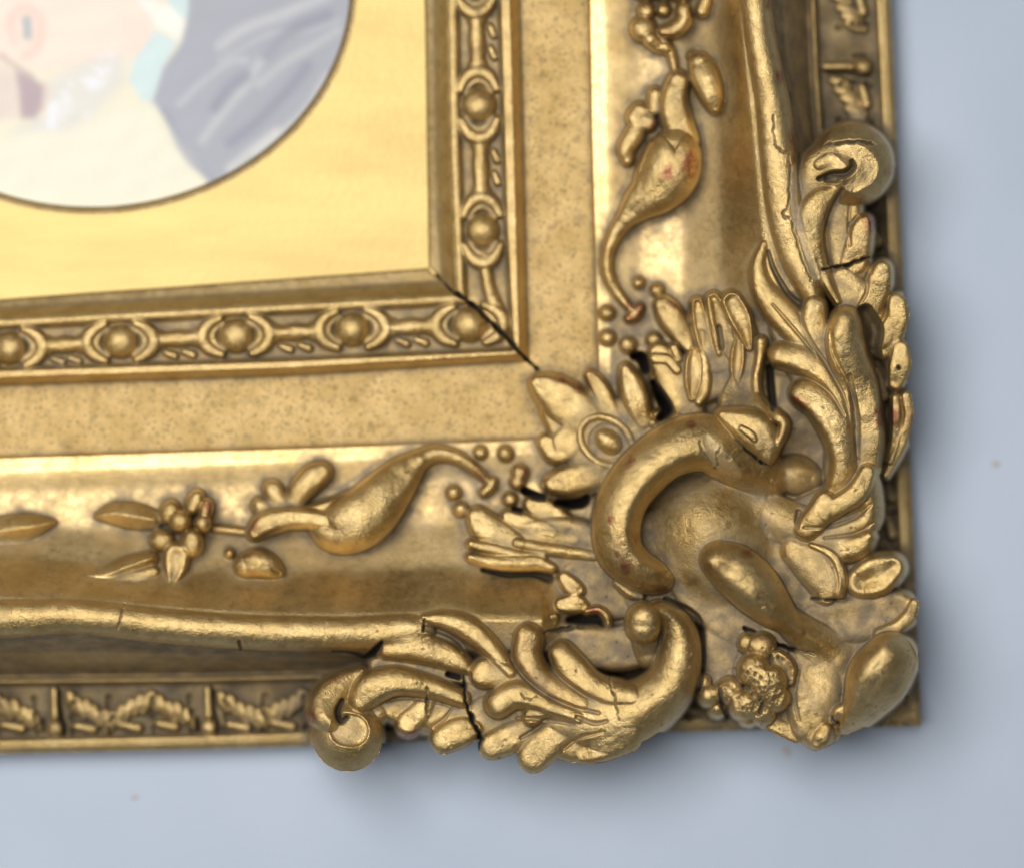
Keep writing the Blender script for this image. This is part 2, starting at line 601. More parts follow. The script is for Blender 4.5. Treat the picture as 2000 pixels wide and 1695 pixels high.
bead_course(RU, [(928, -38, 32), (935, 205, 33), (942, 450, 32)], (0.03, 1))
stroke(RU, "reel", [(946, 505, 13, 182), (950, 540, 11, 182), (958, 575, 13, 181), (975, 610, 12, 178), (985, 640, 6, 172)], 'r', k=5, over=False)
bead_course(RL, [(-210, 688, 32), (18, 680, 32), (235, 668, 33), (461, 656, 33), (688, 643, 33), (917, 634, 34)], (1, -0.045))

# ================================================================== raised top rails
stroke(RU, "top_moulding", [(1468, -70, 27, 338), (1474, 0, 27, 338), (1488, 100, 28, 338), (1507, 200, 31, 338), (1518, 290, 34, 338),
                            (1532, 400, 36, 338), (1550, 470, 38, 338), (1572, 535, 32, 338), (1590, 585, 18, 332)], 'r', e=34, dust=0.08)
stroke(RL, "top_moulding", [(-70, 1208, 35, 338), (0, 1207, 35, 338), (150, 1203, 31, 338), (300, 1218, 31, 338), (460, 1231, 31, 338),
                            (600, 1235, 31, 338), (700, 1236, 32, 337), (790, 1232, 33, 334), (828, 1228, 24, 330)], 'r', e=34, dust=0.08)

# ================================================================== flower sprays in the cove, upright rail
u = dict(over=False)
stroke(RU, "stem", [(1232, 605, 6, 190), (1205, 572, 8, 197), (1187, 535, 9, 203), (1187, 495, 10, 207), (1203, 455, 13, 213), (1228, 420, 18, 222)], **u)
stroke(RU, "trumpet_flower", [(1225, 425, 17, 220), (1252, 395, 32, 245), (1285, 370, 45, 262), (1308, 340, 54, 275), (1318, 308, 50, 275), (1318, 290, 38, 262)], 'r', dust=0.02, **u)
stroke(RU, "petal", [(1250, 360, 12, 238), (1262, 320, 12, 240), (1278, 285, 10, 235)], 'r', dust=0.3, **u)
stroke(RU, "petal", [(1325, 160, 22, 238), (1316, 200, 28, 245), (1325, 240, 30, 243), (1345, 275, 22, 238)], 'f', dust=0.5, e=34, **u)
stroke(RU, "petal", [(1280, 185, 14, 212), (1278, 212, 14, 215)], 'r', dust=0.4, **u)
stroke(RU, "petal", [(1250, 220, 20, 208), (1245, 232, 22, 210), (1265, 240, 18, 210)], 'f', e=26, dust=0.35, **u)
stroke(RU, "petal", [(1240, 262, 20, 210), (1224, 290, 17, 210), (1226, 312, 11, 205)], 'r', dust=0.3, **u)
stroke(RU, "bud", [(1368, 125, 20, 268), (1378, 150, 27, 282), (1390, 185, 22, 280), (1396, 212, 10, 268)], 'r', dust=0.0, **u)
blob(RU, "berry", 1353, 110, 9, 225, **u)
for x, y, r, z in ((1186, 612, 13, 190), (1187, 660, 14, 192), (1226, 674, 15, 194), (1277, 664, 14, 196), (1283, 568, 12, 192), (1247, 553, 10, 188)):
    blob(RU, "berry", x, y, r, z, dust=0.1, **u)
stroke(RU, "berry", [(1228, 622, 8, 190), (1240, 616, 11, 192), (1249, 602, 9, 192)], **u)
stroke(RU, "stem", [(1318, 135, 6, 200), (1310, 105, 8, 205), (1290, 80, 12, 210)], dust=0.4, **u)
blob(RU, "petal", 1256, 57, 24, 222, dust=0.05, **u)
stroke(RU, "petal", [(1272, 78, 14, 225), (1285, 92, 10, 215), (1300, 95, 9, 210)], dust=0.1, **u)
stroke(RU, "petal", [(1335, 20, 12, 245), (1336, 40, 14, 245), (1318, 58, 14, 243), (1296, 62, 9, 236)], dust=0.02, **u)
blob(RU, "petal", 1262, 22, 15, 212, **u)
blob(RU, "petal", 1296, 20, 12, 214, **u)
stroke(RU, "petal", [(1255, -20, 20, 212), (1300, -25, 24, 220), (1335, -15, 18, 225)], **u)
stroke(RU, "petal", [(1380, 0, 11, 240), (1372, 22, 12, 242)], **u)

# ================================================================== flower sprays in the cove, lower rail
stroke(RL, "stem", [(952, 938, 6, 186), (928, 916, 9, 194), (892, 893, 11, 203), (850, 886, 14, 210), (812, 902, 20, 218)], **u)
stroke(RL, "trumpet_flower", [(815, 900, 18, 215), (785, 928, 34, 238), (752, 965, 46, 262), (718, 1002, 54, 278), (684, 1024, 54, 278), (655, 1035, 42, 262), (630, 1025, 26, 245)], 'r', dust=0.0, **u)
stroke(RL, "petal", [(498, 1040, 16, 238), (520, 1022, 24, 243), (560, 1012, 22, 243), (600, 1012, 20, 248), (630, 1015, 18, 250)], 'f', e=34, dust=0.25, **u)
stroke(RL, "petal", [(628, 922, 20, 212), (612, 932, 26, 215), (590, 955, 24, 215), (578, 978, 18, 212)], 'r', dust=0.4, **u)
stroke(RL, "petal", [(532, 955, 18, 205), (545, 975, 20, 208), (560, 990, 16, 208)], 'r', dust=0.4, **u)
stroke(RL, "petal", [(508, 988, 16, 203), (530, 998, 18, 208)], 'r', dust=0.4, **u)
stroke(RL, "petal", [(600, 998, 8, 225), (650, 985, 12, 228), (700, 962, 10, 224)], 'r', dust=0.3, **u)
stroke(RL, "bud", [(480, 1105, 22, 262), (505, 1100, 27, 272), (528, 1108, 20, 266), (546, 1118, 8, 252)], 'r', dust=0.0, **u)
blob(RL, "berry", 448, 1080, 8, 228, **u)
stroke(RL, "stem", [(420, 1032, 7, 186), (455, 1036, 7, 190), (485, 1040, 6, 192)], **u)
for x, y, r, z in ((938, 884, 12, 184), (987, 886, 14, 186), (1015, 922, 15, 192), (1010, 942, 13, 192), (886, 962, 13, 188), (900, 995, 14, 192), (996, 975, 13, 192)):
    blob(RL, "berry", x, y, r, z, dust=0.15, **u)
stroke(RL, "berry", [(945, 962, 8, 190), (956, 952, 10, 192), (962, 940, 8, 190)], **u)
# left flower head
for pts in ([(300, 1015, 18, 205), (260, 1008, 24, 206), (222, 1003, 19, 202), (190, 1008, 5, 194)],):
    stroke(RL, "leaf", pts, 'v', e=22, dust=0.35, **u)
stroke(RL, "leaf", [(295, 1090, 14, 238), (245, 1108, 18, 245), (205, 1122, 14, 245), (160, 1122, 6, 235)], 'v', e=20, dust=0.3, **u)
stroke(RL, "leaf", [(300, 1115, 10, 240), (250, 1130, 12, 245), (205, 1142, 7, 245)], 'r', dust=0.3, **u)
stroke(RL, "leaf", [(-30, 1042, 20, 205), (20, 1034, 26, 208), (62, 1028, 22, 207), (105, 1020, 5, 196)], 'v', e=24, dust=0.3, **u)
blob(RL, "berry", -8, 1132, 18, 245, **u)
ell(RL, "petal", 332, 1000, 18, 26, 20, 226, dust=0.3, **u)
ell(RL, "petal", 380, 980, 14, 26, 25, 236, dust=0.3, **u)
ell(RL, "petal", 402, 995, 11, 22, 10, 240, dust=0.2, **u)
ell(RL, "petal", 316, 1055, 26, 20, -15, 232, dust=0.4, **u)
ell(RL, "petal", 375, 1060, 20, 30, 0, 252, dust=0.2, **u)
stroke(RL, "petal", [(345, 1085, 26, 245), (342, 1110, 22, 246), (336, 1138, 7, 240)], 'd', e=26, dust=0.4, **u)
blob(RL, "berry", 352, 1018, 20, 248, dust=0.15, **u)
blob(RL, "berry", 395, 1022, 14, 250, dust=0.1, **u)
# ================================================================== carved strip on the outer base


def base_motif(part, pos, out, along, seed):
    """dart with ball, then a ragged leaf; pos on the inner side of the strip"""
    pos, out, along = np.array(pos, float), np.array(out, float), np.array(along, float)
    q = lambda a, b: tuple(pos + along * a + out * b)
    P = lambda a, b, w, z: (*q(a, b), w, z)
    kw = dict(over=False, dust=0.45, k=4)
    stroke(part, "dart", [P(0, 8, 7, 101), P(0, 40, 7, 101), P(0, 58, 8, 100)], 'r', **kw)
    stroke(part, "ball", [P(0, 82, 15, 106), P(1, 83, 15, 106)], 'r', **kw)
    r2 = np.random.default_rng(seed)
    for a0, w in ((62, 1), (150, -1), (222, 1)):
        for j in range(5):
            aa = a0 + (j - 2) * 17 * w + r2.uniform(-3, 3)
            b0 = 20 + 9 * j + r2.uniform(-4, 4)
            stroke(part, "leaf_tip", [P(aa, b0, 9, 96), P(aa + 5 * w, b0 + 15, 11, 99), P(aa + 12 * w, b0 + 30, 7, 92)], 'r', **kw)
        stroke(part, "leaf_tip", [P(a0 - 22, 78, 7, 98), P(a0 + 12, 86, 9, 100)], 'r', **kw)
    for a in (34, 108, 190, 262):
        for b in (30, 60, 84):
            carve([P(a + r2.uniform(-6, 6), b + r2.uniform(-6, 6), 5 + r2.uniform(0, 3), 14), P(a + r2.uniform(-4, 8), b + 12, 4, 12)], dust=0.2, grime_shade=0.15)
    carve([P(11, 12, 4, 16), P(12, 50, 4, 18), P(18, 74, 5, 16), P(18, 92, 5, 14)], dust=0.2, grime_shade=0.25)
    carve([P(-20, 66, 5, 12), P(-20, 86, 5, 12)], dust=0.2, grime_shade=0.2)


for i, x in enumerate((-195, 105, 405, 705, 1005, 1305, 1605)):
    base_motif(RL, (x, lin(VN[26][2], np.array(float(x))) + 2), (0.03, 1), (1, -0.03), 30 + i)
for i, y in enumerate((-210, 130, 470, 810, 1150)):
    base_motif(RU, (lin(VN[26][1], np.array(float(y))) + 2, y), (1.0, 0.0), (0.04, 1), 60 + i)

# ================================================================== corner casting
SH = dict(kind='s', dust=0.85, k=14)
# -- backing sheets
for pts in (
    [(1505, 500, 13, 285), (1522, 540, 20, 285), (1548, 585, 20, 285)],
    [(1660, 395, 24, 285), (1650, 430, 34, 285), (1652, 480, 38, 285), (1660, 520, 42, 283), (1680, 570, 46, 280), (1700, 630, 48, 270)],
    [(1728, 640, 28, 245), (1735, 720, 28, 235), (1736, 800, 26, 225), (1729, 870, 20, 212), (1718, 925, 10, 200)],
    [(1545, 640, 40, 290), (1580, 700, 50, 292), (1630, 780, 50, 300), (1655, 860, 44, 300), (1650, 930, 40, 290)],
    [(1520, 760, 30, 228), (1555, 830, 50, 232), (1580, 900, 50, 236), (1570, 950, 44, 245)],
    [(1630, 1000, 56, 290), (1580, 1060, 80, 295), (1600, 1140, 90, 300), (1670, 1140, 56, 292), (1690, 1195, 60, 294), (1720, 1225, 48, 292)],
    [(1440, 960, 60, 300), (1400, 1040, 80, 305), (1380, 1110, 80, 300), (1430, 1180, 70, 295), (1520, 1220, 70, 295), (1600, 1260, 70, 295)],
    [(1300, 1080, 90, 280), (1280, 1160, 60, 268), (1330, 1190, 40, 268)],
    [(1405, 1240, 30, 290), (1440, 1300, 66, 292), (1520, 1330, 90, 296), (1600, 1350, 70, 298), (1600, 1400, 56, 296), (1598, 1435, 28, 290)],
    [(1650, 1270, 50, 298), (1650, 1340, 50, 300), (1640, 1390, 36, 296)],
    [(1090, 1245, 32, 258), (1150, 1262, 40, 258), (1220, 1262, 44, 258), (1275, 1240, 40, 258)],
    [(935, 1345, 26, 292), (985, 1395, 50, 294), (1060, 1410, 60, 300), (1140, 1400, 66, 312), (1210, 1390, 60, 318)],
    [(765, 1385, 24, 286), (800, 1385, 36, 288), (845, 1392, 42, 292), (890, 1398, 34, 294)],
    [(735, 1296, 12, 288), (800, 1300, 22, 290), (880, 1305, 26, 292), (925, 1315, 22, 292)],
    [(1310, 740, 40, 228), (1372, 735, 52, 246), (1420, 700, 54, 262), (1440, 650, 36, 270), (1444, 720, 44, 268), (1444, 775, 40, 300), (1462, 815, 44, 360), (1476, 850, 34, 380)],
    [(1365, 620, 20, 258), (1400, 640, 26, 266), (1400, 700, 30, 258)],
    [(1120, 805, 34, 216), (1180, 850, 64, 222), (1200, 862, 66, 222), (1160, 915, 40, 218)],
    [(965, 1040, 32, 236), (1020, 1060, 44, 246), (1090, 1062, 52, 250), (1140, 1080, 56, 254), (1150, 1140, 50, 258), (1200, 1160, 50, 258)],
):
    stroke(CO, "backing", pts, **SH)
FIRST_BACK = [i for i, e_ in enumerate(ELEMS) if e_[1] == "backing"]

# -- acanthus at the top: volute and leaves
ell(CO, "volute", 1664, 322, 84, 78, -35, 358, kind='b', e=54, dust=0.04)
stroke(CO, "volute", [(1580, 480, 14, 300), (1578, 420, 18, 308), (1584, 375, 26, 320), (1600, 330, 36, 334), (1622, 308, 32, 342)], 'r', dust=0.3)
carve([(1640, 296, 12, 5), (1668, 306, 24, 10), (1686, 330, 30, 12), (1668, 352, 24, 10)], dust=0.2)
stroke(CO, "volute_eye", [(1600, 322, 10, 338), (1622, 312, 13, 346), (1645, 318, 9, 345), (1656, 326, 5, 338)], 'r', dust=0.2, over=False)
carve([(1600, 350, 5, 26), (1625, 342, 8, 40), (1650, 340, 9, 44), (1665, 328, 8, 40), (1664, 316, 5, 20)], grime_shade=0.5, dust=0.3)
carve([(1614, 352, 6, 26), (1634, 352, 6, 30)], grime_shade=0.5)
carve([(1612, 284, 2.5, 7), (1650, 279, 3, 12), (1690, 278, 3, 12), (1706, 283, 2, 6)], grime_shade=0.9)
stroke(CO, "leaf_tip", [(1628, 376, 13, 338), (1600, 400, 27, 344), (1587, 440, 29, 340), (1590, 480, 25, 334), (1603, 520, 16, 328), (1621, 560, 11, 322), (1637, 590, 7, 316)], 'r', e=26, dust=0.08)
carve([(1645, 372, 5, 20), (1630, 400, 8, 34), (1618, 435, 9, 38), (1613, 470, 9, 34), (1619, 515, 6, 22)], dust=0.1, grime_shade=0.2)
stroke(CO, "leaf_tip", [(1655, 385, 22, 300), (1650, 430, 32, 302), (1654, 480, 34, 300), (1664, 520, 34, 300)], 'f', k=14, dust=0.3)
stroke(CO, "leaf_tip", [(1688, 434, 13, 322), (1682, 456, 20, 320), (1675, 486, 24, 314), (1668, 512, 24, 306)], 'f', k=12, dust=0.1, bole=0.1)
carve([(1660, 440, 5, 7), (1675, 425, 4, 8), (1695, 416, 4, 8)], dust=0.6)
stroke(CO, "leaf_tip", [(1724, 527, 15, 322), (1717, 555, 22, 316), (1704, 585, 24, 304), (1690, 612, 20, 292)], 'f', dust=0.2)
stroke(CO, "leaf_tip", [(1752, 592, 17, 306), (1754, 620, 20, 306), (1742, 650, 22, 296), (1722, 680, 20, 282)], 'f', dust=0.2)
stroke(CO, "leaf_tip", [(1645, 548, 22, 308), (1668, 580, 34, 308), (1692, 620, 36, 300), (1715, 650, 30, 292)], 'f', k=18, dust=0.25)
carve([(1606, 527, 2, 22), (1640, 521, 2.4, 30), (1674, 512, 2.4, 30), (1697, 503, 2, 24)], grime_shade=1.0)
# -- long leaf behind the rail end
stroke(CO, "leaf", [(1493, 478, 9, 306), (1482, 518, 14, 314), (1490, 560, 20, 320), (1514, 596, 26, 324), (1546, 632, 27, 330), (1580, 670, 24, 334), (1612, 708, 18, 334)], 'r', e=26, dust=0.15)
carve([(1500, 492, 3, 10), (1513, 530, 5, 18), (1540, 575, 6, 22), (1562, 595, 8, 24)], dust=0.9, grime_shade=0.2)
stroke(CO, "leaf_tip", [(1592, 600, 19, 348), (1591, 632, 22, 346), (1604, 668, 21, 342), (1627, 712, 18, 334), (1652, 758, 14, 324)], 'r', dust=0.2)
stroke(CO, "leaf", [(1612, 690, 34, 322), (1650, 760, 42, 328), (1676, 840, 40, 326), (1672, 920, 38, 312)], 'f', k=20, dust=0.4)
stroke(CO, "leaf", [(1652, 630, 27, 392), (1648, 664, 33, 390), (1658, 705, 37, 376), (1676, 748, 36, 356), (1692, 795, 30, 344)], 'r', e=52, dust=0.22)
stroke(CO, "leaf", [(1676, 740, 30, 346), (1686, 800, 32, 343), (1692, 850, 33, 336), (1684, 900, 34, 324), (1666, 945, 34, 308)], 'w', dust=0.35, skew=-0.5)
stroke(CO, "leaf_tip", [(1526, 693, 22, 342), (1560, 700, 26, 348), (1596, 718, 24, 352), (1626, 750, 19, 353), (1647, 790, 16, 352), (1657, 830, 13, 348)], 'r', e=30, dust=0.12)
stroke(CO, "leaf_tip", [(1571, 768, 25, 352), (1604, 786, 31, 360), (1630, 825, 31, 362), (1643, 868, 25, 360), (1648, 908, 23, 352), (1640, 946, 22, 340), (1622, 978, 16, 322)], 'r', e=30, dust=0.06)
carve([(1660, 735, 5, 6), (1668, 790, 8, 12), (1672, 840, 9, 12), (1672, 900, 8, 8)], dust=0.75)
# -- deep undercut channel and the rim leaves on the outer side
carve([(1690, 612, 18, 60), (1706, 645, 20, 80), (1706, 690, 16, 80), (1725, 740, 14, 60), (1730, 800, 14, 60), (1732, 850, 13, 50), (1724, 905, 10, 36)], dust=0.15, grime_shade=0.35)
stroke(CO, "leaf_tip", [(1760, 682, 15, 296), (1758, 715, 20, 296), (1750, 748, 13, 284)], 'f', dust=0.15)
stroke(CO, "leaf_tip", [(1750, 778, 7, 274), (1751, 820, 8, 270), (1748, 860, 7, 258), (1738, 900, 5, 245)], 'r', dust=0.1)
stroke(CO, "leaf_tip", [(1771, 775, 9, 276), (1775, 812, 8, 270), (1766, 852, 9, 262), (1751, 888, 8, 252), (1731, 928, 5, 238)], 'r', dust=0.1)
stroke(CO, "leaf_tip", [(1712, 728, 6, 270), (1716, 752, 12, 274), (1722, 772, 11, 266)], 'v', e=16, dust=0.2)
carve([(1755, 718, 4, 12), (1756, 720, 4, 12)], grime_shade=1.0)
# -- pocket ball
stroke(CO, "boss", [(1532, 922, 30, 300), (1556, 928, 40, 298), (1584, 934, 28, 280)], 'r', e=56, dust=0.5, skew=0.0)
# -- brown ragged leaf under it
stroke(CO, "leaf", [(1700, 930, 12, 345), (1698, 965, 20, 342), (1694, 1010, 24, 334), (1660, 1030, 34, 332), (1605, 1042, 36, 330), (1550, 1025, 38, 322), (1492, 1000, 38, 306)], 'p', e=26, k=20, dust=0.35)
stroke(CO, "leaf_tip", [(1695, 922, 13, 362), (1676, 960, 18, 366), (1645, 982, 17, 362), (1616, 998, 18, 358)], 'r', dust=0.1)
stroke(CO, "leaf_tip", [(1612, 980, 18, 360), (1598, 1008, 22, 358), (1576, 1032, 20, 346)], 'r', dust=0.12)
carve([(1560, 1000, 7, 16), (1556, 1030, 5, 12)], dust=0.5, grime_shade=0.2)
stroke(CO, "leaf_tip", [(1697, 1048, 13, 350), (1674, 1066, 25, 346), (1640, 1070, 26, 336), (1600, 1062, 18, 322)], 'w', e=34, dust=0.35)
stroke(CO, "leaf_tip", [(1742, 1108, 25, 332), (1712, 1124, 38, 334), (1684, 1136, 30, 324)], 'd', e=34, dust=0.3)
stroke(CO, "leaf", [(1548, 1076, 26, 322), (1590, 1104, 38, 334), (1612, 1135, 34, 340), (1610, 1158, 22, 336)], 'w', e=40, dust=0.5, skew=-0.4)
stroke(CO, "leaf_tip", [(1585, 1064, 4, 338), (1616, 1077, 6, 342), (1635, 1096, 7, 345), (1646, 1130, 7, 343), (1642, 1162, 5, 336)], 'r', dust=0.1)
carve([(1585, 1168, 3, 14), (1640, 1172, 3.5, 18), (1700, 1172, 3.5, 18), (1748, 1152, 3, 14)], dust=0.7, grime_shade=0.8)
stroke(CO, "leaf", [(1590, 1212, 32, 308), (1650, 1212, 40, 310), (1710, 1200, 42, 308), (1756, 1188, 32, 304)], 'd', e=24, dust=0.8)
stroke(CO, "leaf_tip", [(1786, 1178, 8, 316), (1776, 1204, 12, 326), (1752, 1224, 11, 330), (1718, 1238, 9, 326)], 'r', dust=0.08)

# -- big C scroll
stroke(CO, "belly", [(1392, 1040, 150, 366), (1405, 1075, 150, 362)], 'p', e=150, k=22, dust=0.3)
stroke(CO, "scroll", [(1486, 920, 26, 345), (1448, 892, 44, 386), (1402, 869, 51, 412), (1350, 866, 51, 424), (1300, 886, 47, 430), (1252, 926, 46, 432), (1217, 976, 44, 430),
                      (1204, 1030, 43, 426), (1211, 1076, 41, 420), (1240, 1108, 36, 410), (1270, 1124, 32, 392), (1292, 1132, 22, 368)], 'b', e=46, k=12, dust=0.03, skew=-0.28)
stroke(CO, "scroll", [(1205, 1138, 6, 300), (1230, 1158, 7, 304), (1252, 1164, 6, 300)], 'r', dust=0.2)
stroke(CO, "scroll", [(1408, 884, 48, 398), (1450, 900, 52, 376), (1490, 925, 44, 342), (1512, 940, 30, 322)], 'p', e=56, k=26, dust=0.22)
# worn and chipped patches on it
carve([(1380, 858, 9, 2), (1394, 880, 15, 3), (1410, 902, 17, 3), (1436, 926, 12, 2)], kind='p', chip=0.35)
carve([(1421, 893, 4, 5), (1424, 896, 4, 5)], grime_shade=0.6)
carve([(1408, 872, 1.6, 6), (1400, 890, 1.6, 6), (1402, 908, 1.6, 6)], grime_shade=0.8)
carve([(1367, 862, 1.5, 6), (1372, 880, 1.6, 6), (1382, 892, 1.6, 6), (1395, 915, 1.5, 6)], grime_shade=0.8)

# -- slanting knob
stroke(CO, "knob", [(1404, 1092, 34, 432), (1438, 1114, 46, 456), (1474, 1148, 46, 450), (1506, 1182, 36, 428), (1532, 1206, 25, 400), (1560, 1230, 18, 372)], 'b', e=46, k=12, dust=0.02, skew=0.25)
stroke(CO, "stem", [(1540, 1212, 26, 372), (1570, 1236, 32, 358), (1600, 1256, 36, 338), (1634, 1282, 36, 312)], 'p', e=40, k=34, dust=0.2)
carve([(1455, 1225, 3, 20), (1490, 1242, 4, 34), (1530, 1262, 4, 38), (1575, 1272, 3, 30), (1590, 1276, 2, 18)], grime_shade=1.0)
# -- big smooth boss on the very corner
stroke(CO, "boss", [(1740, 1288, 51, 448), (1716, 1322, 57, 446), (1696, 1358, 44, 420), (1672, 1396, 28, 380), (1650, 1420, 16, 345)], 'b', e=62, k=10, dust=0.0, skew=0.34)
stroke(CO, "leaf_tip", [(1655, 1384, 10, 346), (1640, 1390, 10, 344), (1632, 1402, 8, 336)], 'r', dust=0.2)
carve([(1617, 1384, 2.5, 14), (1622, 1400, 3, 20), (1640, 1414, 2.5, 16)], grime_shade=0.9)
stroke(CO, "skirt_leaf", [(1584, 1300, 44, 312), (1590, 1350, 54, 322), (1584, 1400, 44, 322), (1590, 1436, 27, 314), (1594, 1452, 14, 306)], 'w', e=34, k=22, dust=0.28)
for v in ([(1560, 1310, 4, 4), (1552, 1360, 5, 6), (1560, 1405, 4, 5)],):
    carve(v, dust=0.4)
stroke(CO, "leaf_tip", [(1614, 1424, 13, 326), (1606, 1440, 16, 328), (1598, 1450, 13, 320)], 'w', e=18, k=12, dust=0.15)
stroke(CO, "leaf_tip", [(1500, 1408, 14, 300), (1530, 1424, 14, 300), (1555, 1440, 10, 296)], 'f', dust=0.3)
# -- rough little flower
for i, (x, y, r, z) in enumerate(((1488, 1262, 26, 352), (1462, 1256, 20, 338), (1474, 1308, 32, 372), (1500, 1332, 36, 382), (1515, 1362, 26, 368), (1454, 1374, 30, 362),
                                  (1425, 1348, 26, 348), (1490, 1390, 24, 352), (1386, 1358, 20, 332), (1400, 1384, 15, 316), (1375, 1330, 14, 312), (1462, 1398, 18, 338))):
    blob(CO, "petal", x, y, r, z, k=20, dust=0.2)
stroke(CO, "petal", [(1520, 1284, 15, 340), (1538, 1302, 17, 342), (1541, 1328, 12, 334)], 'd', e=22, dust=0.4)
fr = np.random.default_rng(3)
for _ in range(46):
    x, y = 1492 + fr.normal(0, 24), 1338 + fr.normal(0, 26)
    rr = fr.uniform(1.6, 3.2)
    carve([(x, y, rr, rr * 2.4), (x + fr.uniform(-2, 2), y + 2, rr, rr * 2.4)], grime_shade=0.7)
for _ in range(60):
    x, y = fr.uniform(1380, 1560), fr.uniform(1260, 1430)
    rr = fr.uniform(1.4, 2.4)
    carve([(x, y, rr, rr * 1.6), (x + 1, y + 1, rr, rr * 1.6)], grime_shade=0.4)
carve([(1484, 1392, 4, 16), (1490, 1372, 3, 14)], grime_shade=0.8)
carve([(1405, 1345, 4, 14), (1412, 1380, 5, 26), (1420, 1400, 4, 20)], grime_shade=0.8)

VALLEYS = []
pr = np.random.default_rng(21)
for v in ([(1066, 1258, 4, 6), (1088, 1312, 5, 9), (1134, 1352, 5, 9), (1168, 1368, 3, 4)],
          [(1000, 1292, 4, 6), (1042, 1340, 5, 9), (1100, 1374, 5, 8), (1170, 1392, 4, 5)],
          [(1010, 1402, 4, 7), (1060, 1404, 5, 8), (1120, 1414, 4, 5)],
          [(1018, 1440, 4, 8), (1042, 1426, 4, 7), (1070, 1410, 3, 4)], [(1100, 1462, 4, 8), (1130, 1442, 4, 7), (1180, 1428, 3, 4)],
          [(846, 1418, 4, 7), (868, 1402, 4, 6), (884, 1382, 3, 4)], [(740, 1372, 4, 7), (790, 1362, 5, 8), (850, 1370, 4, 6), (895, 1384, 3, 4)],
          [(1560, 612, 3, 5), (1580, 660, 4, 7), (1616, 716, 5, 8), (1650, 780, 4, 6), (1664, 850, 4, 5)],
          [(1622, 640, 4, 8), (1628, 690, 5, 9), (1654, 745, 4, 7), (1672, 800, 4, 6)],
          [(1590, 745, 3, 6), (1622, 770, 4, 7), (1648, 812, 4, 6)],
          [(1510, 596, 3, 4), (1550, 642, 4, 6), (1590, 690, 4, 6)],
          [(1694, 534, 3, 6), (1692, 572, 4, 7), (1676, 600, 3, 5)], [(1736, 560, 3, 6), (1730, 610, 4, 7), (1712, 650, 3, 5)],
          [(1660, 400, 3, 5), (1658, 440, 4, 6), (1660, 480, 4, 5)],
          [(1700, 985, 3, 6), (1670, 1010, 4, 7), (1620, 1028, 4, 6), (1570, 1030, 3, 4)], [(1706, 1020, 3, 5), (1670, 1042, 4, 6), (1610, 1050, 3, 4)],):
    VALLEYS.append(v)
PITS = []
for _ in range(150):
    x, y = pr.uniform(1180, 1790), pr.uniform(480, 1460)
    if x + y < 2350:
        continue
    rr = pr.uniform(1.2, 2.3)
    PITS.append([(x, y, rr, rr * 1.5), (x + pr.uniform(-4, 4), y + pr.uniform(-3, 3), rr * 0.8, rr)])
for _ in range(60):
    x, y = pr.uniform(680, 1360), pr.uniform(1200, 1480)
    rr = pr.uniform(1.2, 2.2)
    PITS.append([(x, y, rr, rr * 1.5), (x + pr.uniform(-4, 4), y + pr.uniform(-3, 3), rr * 0.8, rr)])

# -- J scroll on the lower side
stroke(CO, "scroll", [(1262, 1206, 20, 420), (1288, 1194, 20, 404), (1314, 1212, 27, 390), (1327, 1246, 35, 386), (1326, 1290, 42, 388), (1308, 1338, 47, 386), (1268, 1376, 54, 380), (1212, 1400, 62, 370), (1160, 1408, 60, 355)], 'r', e=62, k=10, dust=0.05)
stroke(CO, "scroll_end", [(1261, 1236, 25, 372), (1263, 1256, 24, 340), (1266, 1278, 22, 305)], 'r', e=26, k=5, dust=0.8)
stroke(CO, "scroll_end", [(1258, 1210, 31, 440), (1257, 1222, 30, 436)], 'w', e=30, k=3, dust=0.03)
stroke(CO, "leaf", [(1010, 1335, 34, 326), (1060, 1356, 44, 338), (1125, 1378, 56, 348), (1190, 1398, 66, 354)], 'f', k=18, dust=0.28)
stroke(CO, "leaf", [(950, 1395, 34, 306), (1000, 1415, 40, 312), (1060, 1425, 44, 320), (1120, 1440, 44, 328)], 'f', k=18, dust=0.35)
stroke(CO, "leaf_tip", [(1098, 1276, 22, 354), (1118, 1306, 28, 358), (1152, 1336, 24, 362), (1192, 1352, 22, 366), (1230, 1356, 18, 370)], 'r', e=30, dust=0.1)
stroke(CO, "leaf_tip", [(1032, 1244, 26, 350), (1030, 1280, 25, 350), (1052, 1318, 22, 350), (1092, 1350, 18, 350), (1136, 1374, 14, 350)], 'r', e=32, dust=0.15, bole=0.1)
stroke(CO, "leaf_tip", [(948, 1314, 26, 340), (984, 1322, 22, 340), (1020, 1342, 16, 342), (1060, 1366, 12, 342)], 'r', dust=0.25)
stroke(CO, "leaf_tip", [(974, 1374, 26, 360), (1002, 1356, 27, 366), (1036, 1360, 24, 364), (1078, 1380, 16, 358), (1130, 1400, 12, 352)], 'r', e=40, dust=0.12)
stroke(CO, "leaf_tip", [(1038, 1400, 15, 348), (1062, 1386, 14, 352), (1096, 1384, 11, 350), (1126, 1396, 7, 342)], 'r', dust=0.1)
stroke(CO, "leaf_tip", [(962, 1456, 26, 326), (992, 1443, 28, 328), (1022, 1425, 22, 326)], 'f', e=26, k=14, dust=0.2)
stroke(CO, "leaf_tip", [(1042, 1478, 29, 332), (1062, 1456, 32, 336), (1092, 1430, 26, 336)], 'f', e=28, k=14, dust=0.22)
stroke(CO, "leaf_tip", [(1138, 1476, 15, 330), (1176, 1464, 22, 344), (1226, 1442, 26, 350)], 'f', e=34, dust=0.2)
carve([(1128, 1400, 5, 8), (1160, 1412, 5, 6), (1185, 1408, 4, 5)], dust=0.6)
